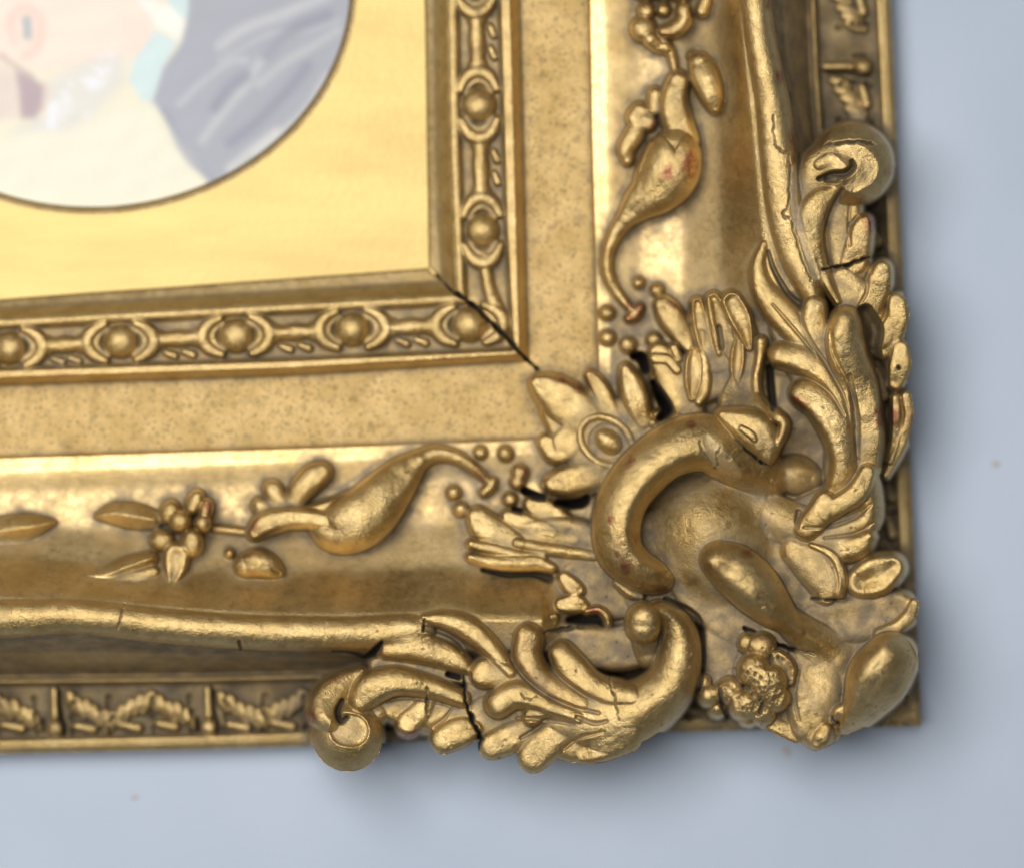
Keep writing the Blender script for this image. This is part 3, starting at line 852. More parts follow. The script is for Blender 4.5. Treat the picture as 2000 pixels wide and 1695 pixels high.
carve([(1190, 1322, 1.4, 5), (1196, 1350, 1.5, 7), (1204, 1380, 1.4, 6), (1210, 1405, 1.2, 4)], grime_shade=0.8)
carve([(1020, 1352, 1.2, 5), (1024, 1362, 1.2, 5), (1036, 1366, 1.2, 5), (1048, 1358, 1.2, 4)], grime_shade=0.7)
# -- left leaf with its volute
stroke(CO, "leaf", [(760, 1380, 22, 300), (800, 1378, 34, 306), (850, 1386, 38, 310), (892, 1396, 32, 308)], 'f', k=16, dust=0.35)
stroke(CO, "leaf", [(704, 1368, 23, 346), (724, 1346, 30, 354), (764, 1331, 27, 354), (808, 1334, 23, 348), (852, 1345, 20, 340), (902, 1364, 16, 330)], 'r', e=38, dust=0.06)
stroke(CO, "leaf_tip", [(798, 1412, 23, 316), (818, 1392, 21, 318), (834, 1370, 15, 318)], 'f', e=24, k=12, dust=0.25)
stroke(CO, "leaf_tip", [(868, 1444, 26, 322), (898, 1430, 28, 324), (926, 1424, 16, 316)], 'f', e=26, dust=0.12)
carve([(836, 1342, 1.8, 10), (833, 1372, 2, 12), (836, 1400, 2, 10)], grime_shade=0.7)
carve([(905, 1318, 2.2, 20), (908, 1360, 2.6, 26), (922, 1405, 3.2, 34), (938, 1436, 4, 40), (934, 1462, 3, 30)], grime_shade=1.0)
ell(CO, "volute", 679, 1438, 74, 68, 10, 362, kind='b', e=52, dust=0.04)
stroke(CO, "volute", [(735, 1395, 20, 310), (715, 1410, 26, 322)], 'r', dust=0.15)
stroke(CO, "volute", [(706, 1316, 13, 300), (670, 1336, 24, 318), (644, 1364, 33, 338), (634, 1392, 30, 356), (646, 1412, 16, 366)], 'r', dust=0.15)
carve([(676, 1424, 32, 16), (688, 1426, 32, 16)], kind='f', dust=0.5)
carve([(668, 1368, 6, 30), (660, 1390, 8, 44), (666, 1408, 6, 36), (678, 1400, 5, 24)], grime_shade=0.6)
# -- end of the lower rail
stroke(CO, "leaf", [(828, 1206, 8, 332), (870, 1211, 17, 340), (910, 1225, 22, 342), (944, 1250, 20, 342), (974, 1282, 16, 342), (998, 1312, 11, 340)], 'r', e=30, dust=0.08)
stroke(CO, "leaf", [(756, 1268, 17, 326), (800, 1264, 25, 330), (850, 1272, 26, 330), (894, 1290, 20, 326), (914, 1306, 9, 320)], 'r', e=28, dust=0.12)
carve([(832, 1226, 7, 18), (865, 1232, 8, 22), (895, 1250, 7, 20), (918, 1280, 7, 16)], dust=0.95)
carve([(829, 1210, 2, 14), (827, 1232, 2.4, 20)], grime_shade=0.9)
carve([(716, 1282, 5, 40), (732, 1270, 8, 60), (746, 1254, 4, 34)], grime_shade=1.0)
carve([(650, 1271, 3, 24), (690, 1274, 4, 30), (712, 1282, 5, 34)], grime_shade=0.8)
carve([(876, 1316, 6, 34), (896, 1322, 6, 34)], grime_shade=1.0)
# -- broken edge of the shell above the lower rail
stroke(CO, "shell_rib", [(918, 1088, 5, 268), (960, 1098, 9, 272), (1010, 1100, 10, 274), (1050, 1100, 9, 274), (1078, 1108, 6, 272)], 'r', dust=0.15)
stroke(CO, "shell_rib", [(920, 1062, 5, 262), (945, 1068, 7, 264), (1000, 1082, 7, 266), (1060, 1088, 6, 266)], 'r', dust=0.1)
stroke(CO, "shell_rib", [(1010, 1060, 6, 262), (1060, 1070, 8, 266), (1110, 1078, 8, 268), (1160, 1085, 6, 268)], 'r', dust=0.2)
stroke(CO, "shell_rib", [(1010, 1052, 8, 250), (1060, 1048, 10, 254), (1120, 1054, 9, 256)], 'r', dust=0.2)
stroke(CO, "leaf_tip", [(934, 1010, 18, 248), (948, 1030, 26, 254), (975, 1045, 24, 254), (1010, 1060, 14, 250)], 'r', dust=0.08)
stroke(CO, "leaf_tip", [(992, 1008, 10, 240), (1020, 1018, 15, 246), (1055, 1030, 13, 246), (1080, 1038, 8, 242)], 'r', dust=0.15)
stroke(CO, "leaf_tip", [(1040, 985, 14, 232), (1068, 1000, 22, 236), (1100, 1018, 16, 236)], 'f', dust=0.5)
carve([(944, 1112, 5, 26), (990, 1122, 7, 40), (1040, 1122, 6, 40), (1072, 1130, 10, 40)], grime_shade=0.8)
stroke(CO, "leaf_tip", [(1102, 1128, 10, 282), (1118, 1146, 15, 286), (1130, 1152, 10, 282)], 'f', dust=0.25)
stroke(CO, "leaf_tip", [(1098, 1180, 12, 282), (1122, 1178, 16, 286), (1140, 1184, 8, 280)], 'f', dust=0.25)
stroke(CO, "leaf_tip", [(1082, 1214, 7, 275), (1084, 1204, 6, 278)], 'r', dust=0.1)
carve([(1112, 1210, 7, 40), (1140, 1208, 12, 60), (1168, 1208, 12, 60), (1178, 1216, 8, 44)], grime_shade=0.95)
stroke(CO, "leaf_tip", [(1146, 1193, 4, 296), (1168, 1190, 5, 300), (1184, 1202, 5, 300), (1188, 1216, 4, 296)], 'r', dust=0.05)
carve([(1060, 1235, 3, 12), (1100, 1228, 4, 18), (1140, 1224, 3, 14)], grime_shade=0.7)
carve([(1300, 1172, 7, 26), (1318, 1180, 8, 34), (1345, 1192, 7, 30), (1366, 1212, 6, 30), (1373, 1250, 4, 24), (1374, 1300, 3, 18), (1366, 1350, 3, 14)], grime_shade=0.55)

# ================================================================== shell ribs of the upright side
stroke(CO, "leaf_tip", [(1296, 596, 15, 244), (1310, 618, 22, 252), (1330, 648, 18, 250), (1345, 675, 10, 246)], 'r', dust=0.1)
stroke(CO, "shell_leaf", [(1362, 594, 12, 270), (1368, 630, 16, 268), (1378, 672, 15, 264), (1390, 704, 9, 258)], 'D', k=11, dust=0.25)
stroke(CO, "shell_leaf", [(1394, 586, 14, 286), (1404, 622, 19, 282), (1418, 662, 16, 276), (1430, 700, 8, 268)], 'D', k=11, dust=0.3)
stroke(CO, "shell_leaf", [(1430, 590, 20, 304), (1444, 618, 22, 302), (1456, 650, 15, 298), (1463, 678, 7, 290)], 'D', k=11, dust=0.25)
stroke(CO, "shell_rib", [(1386, 590, 4, 284), (1393, 640, 4, 280), (1404, 690, 4, 272)], 'r', k=7, dust=0.1)
carve([(1404, 640, 6, 14), (1410, 680, 6, 16)], dust=0.2, grime_shade=0.3)


def ring(part, name, cx, cy, rx, ry, ang, z, w, n=16, **kw):
    a = math.radians(ang)
    pts = []
    for i in range(n + 1):
        t = 2 * math.pi * i / n
        x, y = rx * math.cos(t), ry * math.sin(t)
        pts.append((cx + x * math.cos(a) - y * math.sin(a), cy + x * math.sin(a) + y * math.cos(a), w, z))
    stroke(part, name, pts, 'r', **kw)


stroke(CO, "shell_leaf", [(1356, 684, 8, 264), (1355, 710, 17, 268), (1354, 745, 17, 268), (1352, 775, 8, 262)], 'D', e=16, k=7, dust=0.15)
stroke(CO, "shell_rib", [(1360, 700, 4, 258), (1362, 735, 6, 260), (1358, 765, 4, 256)], 'r', dust=0.05)
stroke(CO, "shell_rib", [(1372, 690, 4, 262), (1380, 730, 6, 268), (1376, 765, 7, 266), (1366, 785, 5, 260)], 'r', dust=0.05)
stroke(CO, "shell_leaf", [(1442, 664, 7, 282), (1441, 690, 14, 286), (1439, 720, 13, 286), (1437, 748, 6, 282)], 'D', e=14, k=7, dust=0.2)
stroke(CO, "shell_rib", [(1434, 748, 4, 284), (1438, 770, 5, 284), (1444, 800, 4, 290)], 'r', dust=0.3)
stroke(CO, "shell_rib", [(1487, 668, 7, 306), (1484, 700, 5, 304), (1477, 740, 5, 302), (1480, 775, 6, 320), (1495, 800, 7, 370), (1514, 812, 7, 408), (1530, 826, 6, 412), (1527, 848, 5, 410), (1512, 880, 4, 404)], 'r', dust=0.1)
carve([(1503, 718, 7, 40), (1506, 760, 8, 50), (1511, 800, 6, 40)], grime_shade=0.8)
stroke(CO, "shell_rib", [(1405, 808, 6, 296), (1425, 800, 9, 300), (1440, 790, 8, 298)], 'r', dust=0.4)
stroke(CO, "spade_leaf", [(1410, 810, 10, 398), (1442, 824, 26, 410), (1472, 840, 38, 414), (1492, 864, 30, 410), (1499, 888, 15, 402), (1501, 902, 5, 394)], 'f', e=34, k=5, dust=0.35, tilt=0)
carve([(1438, 860, 1.5, 10), (1462, 882, 2.2, 20), (1484, 900, 2.2, 20), (1500, 909, 1.5, 12)], grime_shade=0.9)
stroke(CO, "leaf_tip", [(1448, 836, 4, 416), (1466, 848, 6, 420), (1474, 858, 4, 416)], 'r', k=12, dust=0.0)
stroke(CO, "leaf", [(1288, 690, 18, 240), (1306, 722, 28, 244), (1330, 768, 30, 244), (1348, 800, 24, 244)], 'f', dust=0.45)
stroke(CO, "leaf_tip", [(1280, 700, 9, 246), (1305, 704, 8, 250), (1322, 722, 7, 250)], 'r', dust=0.1)
stroke(CO, "leaf_tip", [(1316, 680, 7, 246), (1326, 700, 6, 250)], 'r', dust=0.3)

# ================================================================== rosette
stroke(CO, "rosette", [(1100, 800, 44, 222), (1150, 835, 70, 228), (1195, 858, 74, 230), (1225, 840, 60, 230), (1240, 850, 50, 230)], 'f', e=16, k=18, dust=0.4)
stroke(CO, "rosette", [(1160, 890, 50, 226), (1150, 925, 40, 226)], 'f', e=16, k=18, dust=0.45)
stroke(CO, "petal", [(1050, 748, 16, 224), (1074, 764, 33, 232), (1104, 786, 42, 236), (1134, 812, 40, 234), (1150, 830, 34, 228)], 'f', e=26, dust=0.12)
stroke(CO, "petal", [(1152, 733, 9, 220), (1167, 752, 15, 228), (1184, 784, 16, 228), (1196, 812, 14, 226)], 'f', dust=0.2)
stroke(CO, "petal", [(1222, 722, 12, 238), (1231, 746, 22, 246), (1241, 776, 27, 248), (1250, 806, 22, 242), (1256, 826, 14, 234)], 'f', e=30, dust=0.12)
stroke(CO, "petal", [(1066, 864, 15, 222), (1086, 882, 22, 228), (1106, 866, 30, 231), (1122, 842, 26, 230)], 'f', dust=0.1)
stroke(CO, "petal", [(1080, 944, 20, 228), (1112, 938, 31, 238), (1150, 930, 30, 238), (1186, 920, 18, 232)], 'f', e=30, dust=0.2)
stroke(CO, "petal", [(1284, 842, 8, 250), (1304, 830, 13, 256), (1322, 816, 10, 254)], 'r', dust=0.02)
blob(CO, "berry", 1274, 826, 8, 246)
blob(CO, "berry", 1282, 810, 7, 244)
stroke(CO, "petal", [(1238, 900, 10, 240), (1244, 880, 8, 240)], 'r', dust=0.1)
ring(CO, "rosette_ring", 1184, 862, 56, 42, 38, 239, 7, dust=0.08, k=4)
carve([(1184, 862, 36, 4), (1186, 863, 36, 4)], kind='s', dust=0.7)
ell(CO, "rosette_eye", 1188, 862, 36, 23, 40, 250, e=30, dust=0.02)

for v_ in VALLEYS:
    carve(v_, dust=0.5)
for p_ in PITS:
    carve(p_, grime_shade=0.55)
# -- dark gaps between casting and moulding
for pts in ([(1238, 696, 7, 90), (1254, 700, 11, 110), (1262, 722, 9, 100)], [(1276, 748, 6, 90), (1292, 778, 11, 120), (1303, 802, 12, 120), (1290, 816, 7, 90)],
            [(1024, 958, 7, 60), (1044, 968, 8, 80), (1062, 972, 6, 70)], [(1088, 982, 6, 80), (1112, 984, 9, 100), (1138, 980, 10, 110), (1146, 970, 6, 80)],
            [(1004, 995, 5, 50), (1018, 998, 5, 50)]):
    carve(pts, kind='s', grime_shade=1.0)
# -- open mitre and small cracks
carve([(838, 524, 1.5, 20), (880, 566, 2, 30), (915, 590, 3, 40), (950, 622, 3.6, 46), (1000, 672, 3.2, 46), (1050, 722, 3, 40)], kind='s', grime_shade=1.0)
for pts in ([(1511, 225, 1.2, 5), (1511, 262, 1.2, 5), (1516, 284, 1.3, 6), (1526, 295, 1.6, 8), (1556, 299, 1.6, 8)],
            [(1543, 300, 1.2, 5), (1542, 350, 1.3, 5), (1541, 398, 1.3, 6)], [(1541, 400, 1.3, 6), (1529, 418, 1.6, 7), (1532, 427, 1.6, 7), (1544, 425, 1.4, 6)],
            [(1546, 432, 1.3, 6), (1558, 480, 1.3, 6), (1574, 520, 1.3, 5), (1586, 550, 1.3, 5)],
            [(245, 1178, 1.6, 8), (238, 1200, 1.5, 8), (230, 1228, 1.2, 5)], [(468, 1252, 4, 16), (470, 1266, 4, 16)]):
    carve(pts, grime_shade=0.75)
carve([(1549, 330, 7, 2.2), (1549, 390, 7, 2.2), (1554, 420, 9, 2.2), (1572, 480, 8, 2.2), (1592, 540, 8, 2.2)], kind='s', chip=0.35, dust=0.7)
carve([(1555, 900 - 0, 1, 0.1), (1556, 901, 1, 0.1)])

# ------------------------------------------------------------------ hand-made unevenness and patina
relief = np.clip((H - np.interp(U, np.arange(len(VN)), NZ)) / 20, 0, 1)
n_a, n_b, n_c = rand_field(14), rand_field(5.5), rand_field(60)
orn = np.clip(fft_blur((relief > 0.2).astype(float), 6), 0, 1)
sheet = np.isin(LBL, FIRST_BACK) * 1.0
H += fft_blur(sheet, 12) * rand_field(24) * 5.0
H += orn * (n_a * 0.9 + n_b * 0.3 + rand_field(2.4) * 0.15) + (1 - orn) * (n_c * 0.8 + n_a * 0.08)
rough_zone = np.exp(-(((PX - 1480) / 95) ** 2 + ((PY - 1350) / 75) ** 2) ** 2)
H += rough_zone * (n_b * 1.5 + rand_field(2.6) * 0.7)
H = fft_blur(H, 1.0)
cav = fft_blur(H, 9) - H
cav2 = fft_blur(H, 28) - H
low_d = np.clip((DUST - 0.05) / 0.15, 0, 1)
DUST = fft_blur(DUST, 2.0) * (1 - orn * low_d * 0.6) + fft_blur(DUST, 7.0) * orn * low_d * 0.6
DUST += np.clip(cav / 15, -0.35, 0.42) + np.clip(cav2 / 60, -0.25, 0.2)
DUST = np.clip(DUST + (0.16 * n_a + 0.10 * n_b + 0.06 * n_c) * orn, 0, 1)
hi_ = np.clip(-cav / 9 - 0.35, 0, 1) * np.clip(n_a * 0.7 - 0.55, 0, 1)
BOLE = np.clip(fft_blur(BOLE, 2) + hi_ * 0.8, 0, 0.8)
for x, y, r in ((1213, 1058, 9), (1222, 1106, 10), (1192, 1012, 6), (1230, 900, 8), (1352, 828, 7), (1348, 322, 16), (1300, 338, 10), (1205, 1082, 5)):
    BOLE = np.maximum(BOLE, np.clip(1.6 - np.hypot(PX - x, (PY - y) * 0.8) / r + n_b * 0.35, 0, 1) * 0.75)
CHIP = np.clip(fft_blur(CHIP, 1.2), 0, 1)
GRIME_SHADE += ((U > 25) & (U < 27.2) & (H < 110)) * np.clip(0.5 + 0.12 * n_a, 0, 1) * np.clip((104 - H) / 26, 0.25, 1)  # carved strip darkened, lowest parts most: old toning plus painted rail shade
GRIME_SHADE = np.clip(fft_blur(GRIME_SHADE, 0.9), 0, 1)
# yellow-brown bare lacquer down the cove wall
COL = np.stack([DUST, CHIP, BOLE, GRIME_SHADE], -1)

# ------------------------------------------------------------------ world positions, silhouette snapped to the outline
gyF, gxF = np.gradient(Fmask, H0)
g2 = np.maximum(gxF ** 2 + gyF ** 2, 0.05)
outside = Fmask < 0
sx = np.where(outside, -Fmask * gxF / g2, 0)
sy = np.where(outside, -Fmask * gyF / g2, 0)
lim = 2.2 * H0
QX, QY = PX + np.clip(sx, -lim, lim), PY + np.clip(sy, -lim, lim)
# heights of outside vertices follow their inner neighbours
ins = (~outside).astype(float)
Hn = fft_blur(H * ins, 1.6) / np.maximum(fft_blur(ins, 1.6), 1e-3)
H = np.where(outside & (Fmask > -4), Hn, H)
POS = W(QX, QY, H)
dX = np.gradient(POS, axis=1)
dY = np.gradient(POS, axis=0)
NRM = -np.cross(dX, dY)
NRM /= np.maximum(np.linalg.norm(NRM, axis=-1, keepdims=True), 1e-12)

Uc = U
okv = (Fmask > -1.25 * H0) & (Uc > 0.02)
quad = okv[:-1, :-1] & okv[1:, :-1] & okv[:-1, 1:] & okv[1:, 1:]
# owner of each quad: label at its highest corner
st4 = np.stack([H[:-1, :-1], H[:-1, 1:], H[1:, :-1], H[1:, 1:]])
lb4 = np.stack([LBL[:-1, :-1], LBL[:-1, 1:], LBL[1:, :-1], LBL[1:, 1:]])
own = np.take_along_axis(lb4, st4.argmax(0)[None], 0)[0]
own = np.where(quad, own, -1)

# merge the backing sheets into one part
back0 = FIRST_BACK[0]
own = np.where(np.isin(own, FIRST_BACK), back0, own)

# small remnants (element nearly covered by later ones) go to the backing of their part
cnt = np.bincount(own[own >= 0].ravel(), minlength=len(ELEMS))

idx = np.arange(NY * NX).reshape(NY, NX)
A, B, C_, D_ = idx[:-1, :-1], idx[1:, :-1], idx[1:, 1:], idx[:-1, 1:]
FACE = np.stack([A, B, C_, D_], -1)

# skirt: walls that close the outline downwards
pad = np.zeros((NY + 1, NX + 1), bool)
pad[1:-1, 1:-1] = quad
POSf, NRMf, COLf = POS.reshape(-1, 3), NRM.reshape(-1, 3), COL.reshape(-1, 4)
Ff = Fmask.ravel()
Hf = H.ravel()
skirt = []          # (va, vb, owner)
q = quad
for (dj, di, c0, c1) in ((0, 1, D_, C_), (0, -1, B, A), (1, 0, C_, B), (-1, 0, A, D_)):
    nb = pad[1 + dj:NY + dj, 1 + di:NX + di]
    m = q & ~nb
    va, vb = c0[m], c1[m]
    near = (Ff[va] < 4) & (Ff[vb] < 4)
    if di == 1 or di == -1:
        near = (Ff[va] < 4) & (Ff[vb] < 4)
    skirt.append((va[near], vb[near], own[m][near]))
SA = np.concatenate([s[0] for s in skirt])
SB = np.concatenate([s[1] for s in skirt])
SO = np.concatenate([s[2] for s in skirt])

# ------------------------------------------------------------------ objects
frame = bpy.data.objects.new("gilt_frame", None)
frame.location = (0, 0, 0)
scene.collection.objects.link(frame)
tag(frame, "ornate old gilded picture frame with scrolled acanthus corner, seen at its lower right corner", "picture frame")

PARTS = {}
PART_MAIN = {RU: "cove", RL: "cove", CO: "backing"}
PART_NAME = {RU: "rail", RL: "rail", CO: "corner_ornament"}
PART_LABEL = {RU: "upright rail on the right with bead course and flower sprays", RL: "lower rail with bead course and flower sprays",
              CO: "large acanthus and scroll casting over the mitred corner"}
order = sorted(range(len(ELEMS)), key=lambda e: (ELEMS[e][1] != PART_MAIN[ELEMS[e][0]], e))
flat_own = own.ravel()
face_flat = FACE.reshape(-1, 4)
srt = np.argsort(flat_own, kind='stable')
so = flat_own[srt]
starts = np.searchsorted(so, np.arange(len(ELEMS)), 'left')
ends = np.searchsorted(so, np.arange(len(ELEMS)), 'right')
done_main = {}
for e in order:
    part, name, label, mat = ELEMS[e]
    f = face_flat[srt[starts[e]:ends[e]]]
    if len(f) < 12:
        continue
    sk = SO == e
    vs, inv = np.unique(f.ravel(), return_inverse=True)
    F = inv.reshape(-1, 4)
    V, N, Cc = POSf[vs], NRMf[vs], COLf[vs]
    if sk.any():
        a, b = SA[sk], SB[sk]
        pa, pb = POSf[a], POSf[b]
        z = np.minimum(pa[:, 2], pb[:, 2])
        low = np.where(z > 0.016, z - 0.007, 0.0003)
        pa2, pb2 = pa.copy(), pb.copy()
        pa2[:, 2] = low
        pb2[:, 2] = low
        base = len(V)
        m_ = len(a)
        V = np.vstack([V, pa, pb, pb2, pa2])
        t_ = pb - pa
        nn = np.stack([t_[:, 1], -t_[:, 0], np.zeros(m_)], -1)
        nn /= np.maximum(np.linalg.norm(nn, axis=1, keepdims=True), 1e-12)
        # outward = away from the inside of the mask
        gm = np.stack([-gxF.ravel()[a], gyF.ravel()[a]], -1)
        sgn = np.sign((nn[:, :2] * gm).sum(1))
        sgn[sgn == 0] = 1
        nn *= sgn[:, None]
        gmn = np.concatenate([gm, np.zeros((m_, 1))], 1)
        gmn /= np.maximum(np.linalg.norm(gmn, axis=1, keepdims=True), 1e-9)
        N = np.vstack([N, gmn, gmn, gmn, gmn])
        cc = COLf[a].copy()
        Cc = np.vstack([Cc, cc, cc, cc, cc])
        i = np.arange(m_)
        F = np.vstack([F, np.stack([base + i, base + 3 * m_ + i, base + 2 * m_ + i, base + m_ + i], -1)])
    if part not in PARTS:
        o = mesh_obj(PART_NAME[part], V, F, mat, frame, N, Cc)
        tag(o, PART_LABEL[part])
        PARTS[part] = o
    else:
        o = mesh_obj(name, V, F, mat, PARTS[part], N, Cc)
        if label:
            tag(o, label)

# rails carried on outside the picture, coarser
for part, (xa, xb, ya, yb) in ((RL, (-620, -58, 560, 1500)), (RU, (800, 1770, -620, -58))):
    xs = np.arange(xa, xb + 1, 10.0 if part == RL else 3.0)
    ys = np.arange(ya, yb + 1, 3.0 if part == RL else 10.0)
    a_, b_, xv2, yh2 = profile_u(xs, ys)
    u2 = b_ if part == RL else a_
    z2 = np.interp(u2, np.arange(len(VN)), NZ)
    X2, Y2 = np.meshgrid(xs, ys)
    # the raised rail
    c2 = 1208 + 0 * X2 if part == RL else 1474 + (Y2 * 0.1)
    d2 = np.abs((Y2 if part == RL else X2) - c2)
    r2_ = 34 if part == RL else 27
    z2 = np.maximum(z2, np.where(d2 < r2_, 304 + 34 * np.sqrt(np.clip(1 - (d2 / r2_) ** 2, 0, 1)), 0))
    f2 = (yh2[-1][None, :] - Y2) if part == RL else (xv2[-1][:, None] - X2)
    ok = (f2 > -3) & (u2 > 0.02)
    z2 = np.where(f2 < 0, 3, z2)
    P2 = W(X2, Y2, z2)
    id2 = np.arange(P2.shape[0] * P2.shape[1]).reshape(P2.shape[:2])
    kk = ok[:-1, :-1] & ok[1:, 1:] & ok[1:, :-1] & ok[:-1, 1:]
    f4 = np.stack([id2[:-1, :-1], id2[1:, :-1], id2[1:, 1:], id2[:-1, 1:]], -1)[kk]
    colr = np.zeros((P2.shape[0] * P2.shape[1], 4))
    colr[:, 0] = 0.3
    vs, inv = np.unique(f4.ravel(), return_inverse=True)
    mesh_obj("rail_length", P2.reshape(-1, 3)[vs], inv.reshape(-1, 4), GOLD, PARTS[part], None, colr[vs])

# ------------------------------------------------------------------ oval mount and portrait
OX, OY, RX, RY = 178.0, -30.0, 511.0, 440.0


def ring_pts(f, z, n=160):
    t = np.linspace(0, 2 * math.pi, n, endpoint=False)
    return t, OX + RX * f * np.cos(t), OY + RY * f * np.sin(t), z


zM, zP = 121.0, 104.0
n_ = 192
t = np.linspace(0, 2 * math.pi, n_, endpoint=False)
ex, ey = np.cos(t), np.sin(t)
loops = []
# outer rectangle projected along the rays
bx0, bx1, by0, by1 = -640, 850, -640, 600
sc_ = np.minimum(np.where(ex > 0, (bx1 - OX) / np.maximum(ex, 1e-6), (OX - bx0) / np.maximum(-ex, 1e-6)),
                 np.where(ey > 0, (by1 - OY) / np.maximum(ey, 1e-6), (OY - by0) / np.maximum(-ey, 1e-6)))
ox_, oy_ = OX + ex * sc_, OY + ey * sc_
# follow the slanting lower sight edge: lies under the moulding
loops.append(W(ox_, oy_, zM))
for f in (0.5,):
    ix, iy = OX + (RX + 10) * ex, OY + (RY + 10) * ey
    loops.append(W(ox_ * 0.5 + ix * 0.5, oy_ * 0.5 + iy * 0.5, zM))
for dr, dz in ((10, 0), (6, 0.0), (3, -1.5), (0, -5), (-3, -10), (-6, -16.5)):
    loops.append(W(OX + (RX + dr) * ex, OY + (RY + dr) * ey, zM + dz))
V = np.concatenate(loops)
F = []
for k_ in range(len(loops) - 1):
    i = np.arange(n_)
    j = (i + 1) % n_
    F.append(np.stack([k_ * n_ + i, k_ * n_ + j, (k_ + 1) * n_ + j, (k_ + 1) * n_ + i], -1))
flat = mesh_obj("oval_mount", V, np.concatenate(F[:2]), m_mount)
tag(flat, "flat bright gold mount with an oval opening, between the beaded frame edge and the portrait", "picture mount")
vs, inv = np.unique(np.concatenate(F[2:]).ravel(), return_inverse=True)
bev = mesh_obj("bevel", V[vs], inv.reshape(-1, 4), GOLD, flat, None, np.tile([0.35, 0, 0, 0.0], (len(vs), 1)))

# portrait: pigment laid down as soft painted shapes
ps = 4.0
xs = np.arange(-360, 712, ps)
ys = np.arange(-480, 424, ps)
X2, Y2 = np.meshgrid(xs, ys)


def sRGB(c):
    c = np.asarray(c, float) / 255
    return np.where(c <= 0.04045, c / 12.92, ((c + 0.055) / 1.055) ** 2.4)


def poly_mask(pts, soft=5):
    """soft inside mask of a polygon"""
    x, y = X2, Y2
    inside = np.zeros(x.shape, bool)
    dmin = np.full(x.shape, 1e9)
    P = np.array(pts, float)
    for a, b in zip(P, np.roll(P, -1, 0)):
        c1 = (a[1] > y) != (b[1] > y)
        with np.errstate(divide='ignore', invalid='ignore'):
            xi = (b[0] - a[0]) * (y - a[1]) / (b[1] - a[1] + 1e-12) + a[0]
        inside ^= c1 & (x < xi)
        d = b - a
        tt = np.clip(((x - a[0]) * d[0] + (y - a[1]) * d[1]) / (d @ d), 0, 1)
        dmin = np.minimum(dmin, np.hypot(x - a[0] - tt * d[0], y - a[1] - tt * d[1]))
    s = np.where(inside, dmin, -dmin)
    return np.clip(s / (2 * soft) + 0.5, 0, 1)


def line_mask(pts, w, soft=4):
    P = catmull(np.array(pts, float), 5)
    dmin = np.full(X2.shape, 1e9)
    for a, b in zip(P[:-1], P[1:]):
        d = b - a
        tt = np.clip(((X2 - a[0]) * d[0] + (Y2 - a[1]) * d[1]) / max(d @ d, 1e-6), 0, 1)
        dmin = np.minimum(dmin, np.hypot(X2 - a[0] - tt * d[0], Y2 - a[1] - tt * d[1]))
    return np.clip((w - dmin) / (2 * soft) + 0.5, 0, 1)


img = np.zeros(X2.shape + (3,)) + sRGB((238, 232, 205))


def put(m, c, a=1.0):
    global img
    m = (m * a)[..., None]
    img = img * (1 - m) + sRGB(c) * m


put(poly_mask([(-360, -480), (330, -480), (325, 0), (285, 90), (235, 120), (160, 130), (90, 145), (20, 120), (-360, 60)], 14), (250, 228, 212))
put(poly_mask([(330, -480), (720, -480), (720, 430), (420, 430), (402, 352), (372, 322), (345, 290), (322, 228), (297, 198), (318, 134), (350, 92), (362, 50), (366, 0)], 3), (150, 155, 172))
put(poly_mask([(297, 198), (318, 134), (350, 92), (420, 60), (400, 130), (370, 200), (400, 260), (372, 300), (345, 290), (322, 228)], 12), (150, 154, 176), 0.6)
put(line_mask([(318, 215), (345, 262), (368, 312), (415, 352)], 7, 3), (128, 134, 160), 0.8)
for pts, w, c_ in (([(350, 205), (390, 165), (450, 122), (480, 118)], 5, (205, 208, 214)), ([(395, 275), (440, 215), (480, 170), (510, 120), (560, 70)], 9, (205, 208, 210)),
                   ([(505, 165), (560, 120), (610, 92), (660, 60)], 8, (200, 204, 206)), ([(430, 90), (480, 55), (560, 25), (640, -10)], 12, (205, 207, 212)),
                   ([(500, 300), (545, 262), (600, 215), (640, 150)], 9, (210, 212, 212)), ([(430, 120), (520, 70), (600, 60), (660, 40)], 4, (196, 200, 206)),
                   ([(450, 330), (500, 290), (540, 258)], 10, (225, 226, 220))):
    put(line_mask(pts, w * 0.8, 7), c_, 0.6)
for pts in ([(450, 280), (500, 240), (550, 190), (600, 130)], [(420, 210), (450, 170), (480, 150)], [(520, 110), (570, 60), (640, 30)]):
    put(line_mask(pts, 11, 7), (112, 118, 144), 0.75)
put(poly_mask([(318, -60), (372, -60), (366, 34), (350, 38), (330, 18)], 4), (200, 226, 228))
put(poly_mask([(300, 58), (345, 82), (318, 130), (298, 196), (282, 202), (253, 160), (262, 118)], 4), (204, 230, 234))
put(poly_mask([(270, 0), (330, 10), (362, 42), (352, 80), (306, 52)], 6), (250, 248, 242), 0.9)
put(poly_mask([(240, 30), (290, 40), (300, 70), (262, 110), (238, 104)], 12), (248, 214, 204), 0.5)
put(line_mask([(28, 80), (22, 40), (48, 14), (78, 40), (74, 90), (50, 110)], 9, 8), (244, 190, 178), 0.6)
put(line_mask([(52, 40), (54, 70)], 9, 5), (150, 165, 176), 0.9)
put(line_mask([(0, 108), (30, 130), (60, 150)], 6, 5), (196, 168, 160), 0.8)
put(poly_mask([(30, 140), (62, 150), (88, 170), (84, 210), (70, 234), (40, 232)], 6), (172, 146, 156))
put(poly_mask([(-40, 110), (20, 135), (36, 180), (34, 232), (-40, 236)], 8), (226, 206, 200), 0.8)
put(line_mask([(84, 165), (94, 180), (84, 215)], 4, 4), (226, 160, 140), 0.6)
put(poly_mask([(92, 160), (180, 112), (240, 100), (250, 150), (190, 220), (140, 262), (20, 262), (60, 240), (88, 225)], 12), (222, 220, 216), 0.8)
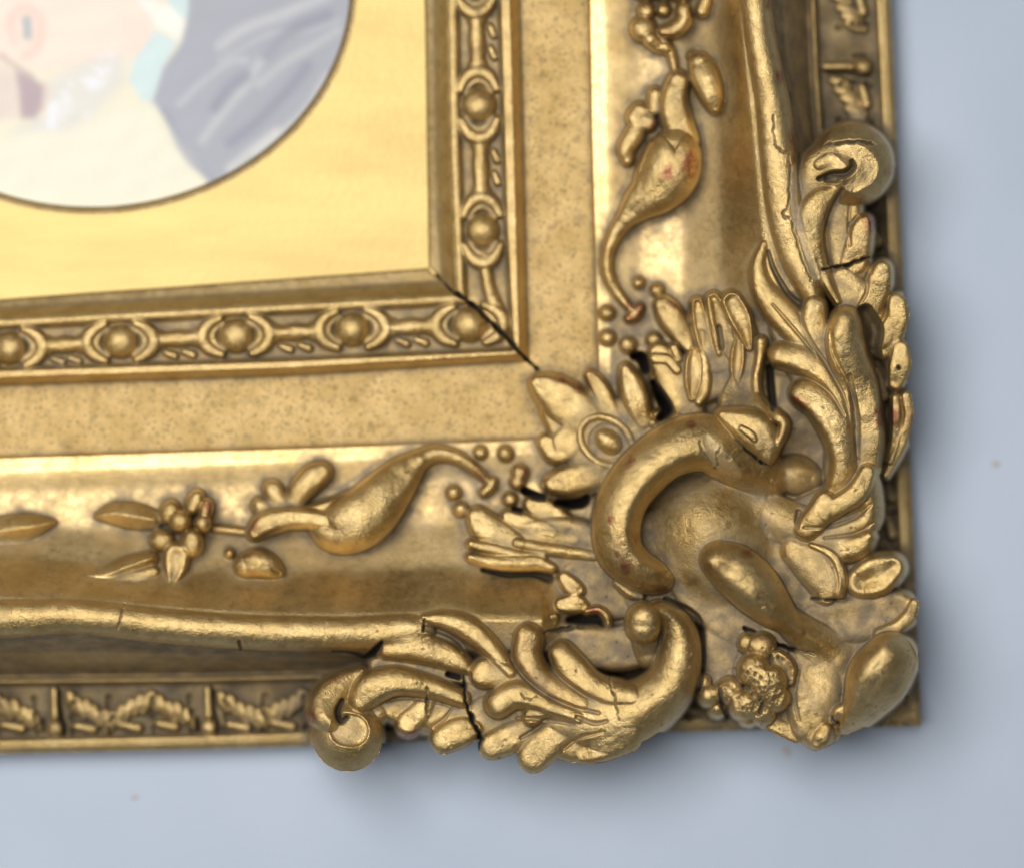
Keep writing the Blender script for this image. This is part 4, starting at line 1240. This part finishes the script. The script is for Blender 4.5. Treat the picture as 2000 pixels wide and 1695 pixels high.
lr = np.random.default_rng(11)
for _ in range(34):
    tt = lr.uniform(0, 1)
    x, y = 90 + 130 * tt + lr.normal(0, 12), 225 - 90 * tt + lr.normal(0, 18)
    put(np.clip(1.5 - np.hypot(X2 - x, Y2 - y) / lr.uniform(5, 10), 0, 1), (238, 240, 250), 0.75)
put(poly_mask([(-40, 268), (120, 262), (220, 210), (290, 205), (330, 260), (400, 360), (200, 430), (-40, 420)], 16), (246, 242, 222), 0.6)
for _ in range(3):
    ip = np.pad(img, ((1, 1), (1, 1), (0, 0)), mode='edge')
    img = (ip[:-2, 1:-1] + ip[2:, 1:-1] + ip[1:-1, :-2] + ip[1:-1, 2:] + 2 * ip[1:-1, 1:-1]) / 6
wv = np.sin(X2 * 0.05 + Y2 * 0.08 + 1.5 * np.sin(X2 * 0.021)) * np.sin(Y2 * 0.033 - X2 * 0.017)
img = img * (1 + 0.025 * wv[..., None])
img = np.clip(img * 0.58 * (1 + 0.012 * lr.standard_normal(X2.shape)[..., None]), 0, 1)
P2 = W(X2, Y2, zP + 0.4 * np.sin(X2 / 40) * 0)
id2 = np.arange(X2.size).reshape(X2.shape)
f4 = np.stack([id2[:-1, :-1], id2[1:, :-1], id2[1:, 1:], id2[:-1, 1:]], -1).reshape(-1, 4)
por = mesh_obj("portrait", P2.reshape(-1, 3), f4, m_paint, None, None,
               np.concatenate([img.reshape(-1, 3), np.ones((X2.size, 1))], 1), attr="pigment")
tag(por, "pale oval painted portrait with blue ribbon and grey drapery, inside the oval mount", "painting")

# ------------------------------------------------------------------ table board under the frame
V = np.array([(-1.2, -1.2, 0), (1.2, -1.2, 0), (1.2, 1.2, 0), (-1.2, 1.2, 0)])
tb = mesh_obj("tabletop", V, np.array([[0, 1, 2, 3]]), m_table)
tag(tb, kind="structure")
sr = np.random.default_rng(5)
for i, (x, y, r, lb) in enumerate(((1535, 1466, 9, "small brown speck on the blue-grey board, just below the frame corner"),
                                   (1944, 905, 8, "faint brown speck on the blue-grey board at the right"),
                                   (262, 1556, 6, "tiny faint speck on the blue-grey board below the lower rail"))):
    k_ = 20
    th = np.linspace(0, 2 * math.pi, k_, endpoint=False)
    rad = r * (1 + 0.18 * np.sin(2 * th + i) + 0.1 * sr.standard_normal(k_))
    ring0 = W(x + rad * np.cos(th), y + rad * np.sin(th), 0.6)
    ring1 = W(x + 0.5 * rad * np.cos(th), y + 0.5 * rad * np.sin(th), 2.2)
    cen = W(np.full(k_, x), np.full(k_, y), 2.6)
    V = np.vstack([ring0, ring1, cen])
    a = np.arange(k_)
    b = (a + 1) % k_
    F = np.vstack([np.stack([a, a + k_, b + k_, b], -1), np.stack([a + k_, a + 2 * k_, b + 2 * k_, b + k_], -1)])
    o = mesh_obj("speck", V, F, m_stain)
    tag(o, lb, "speck")
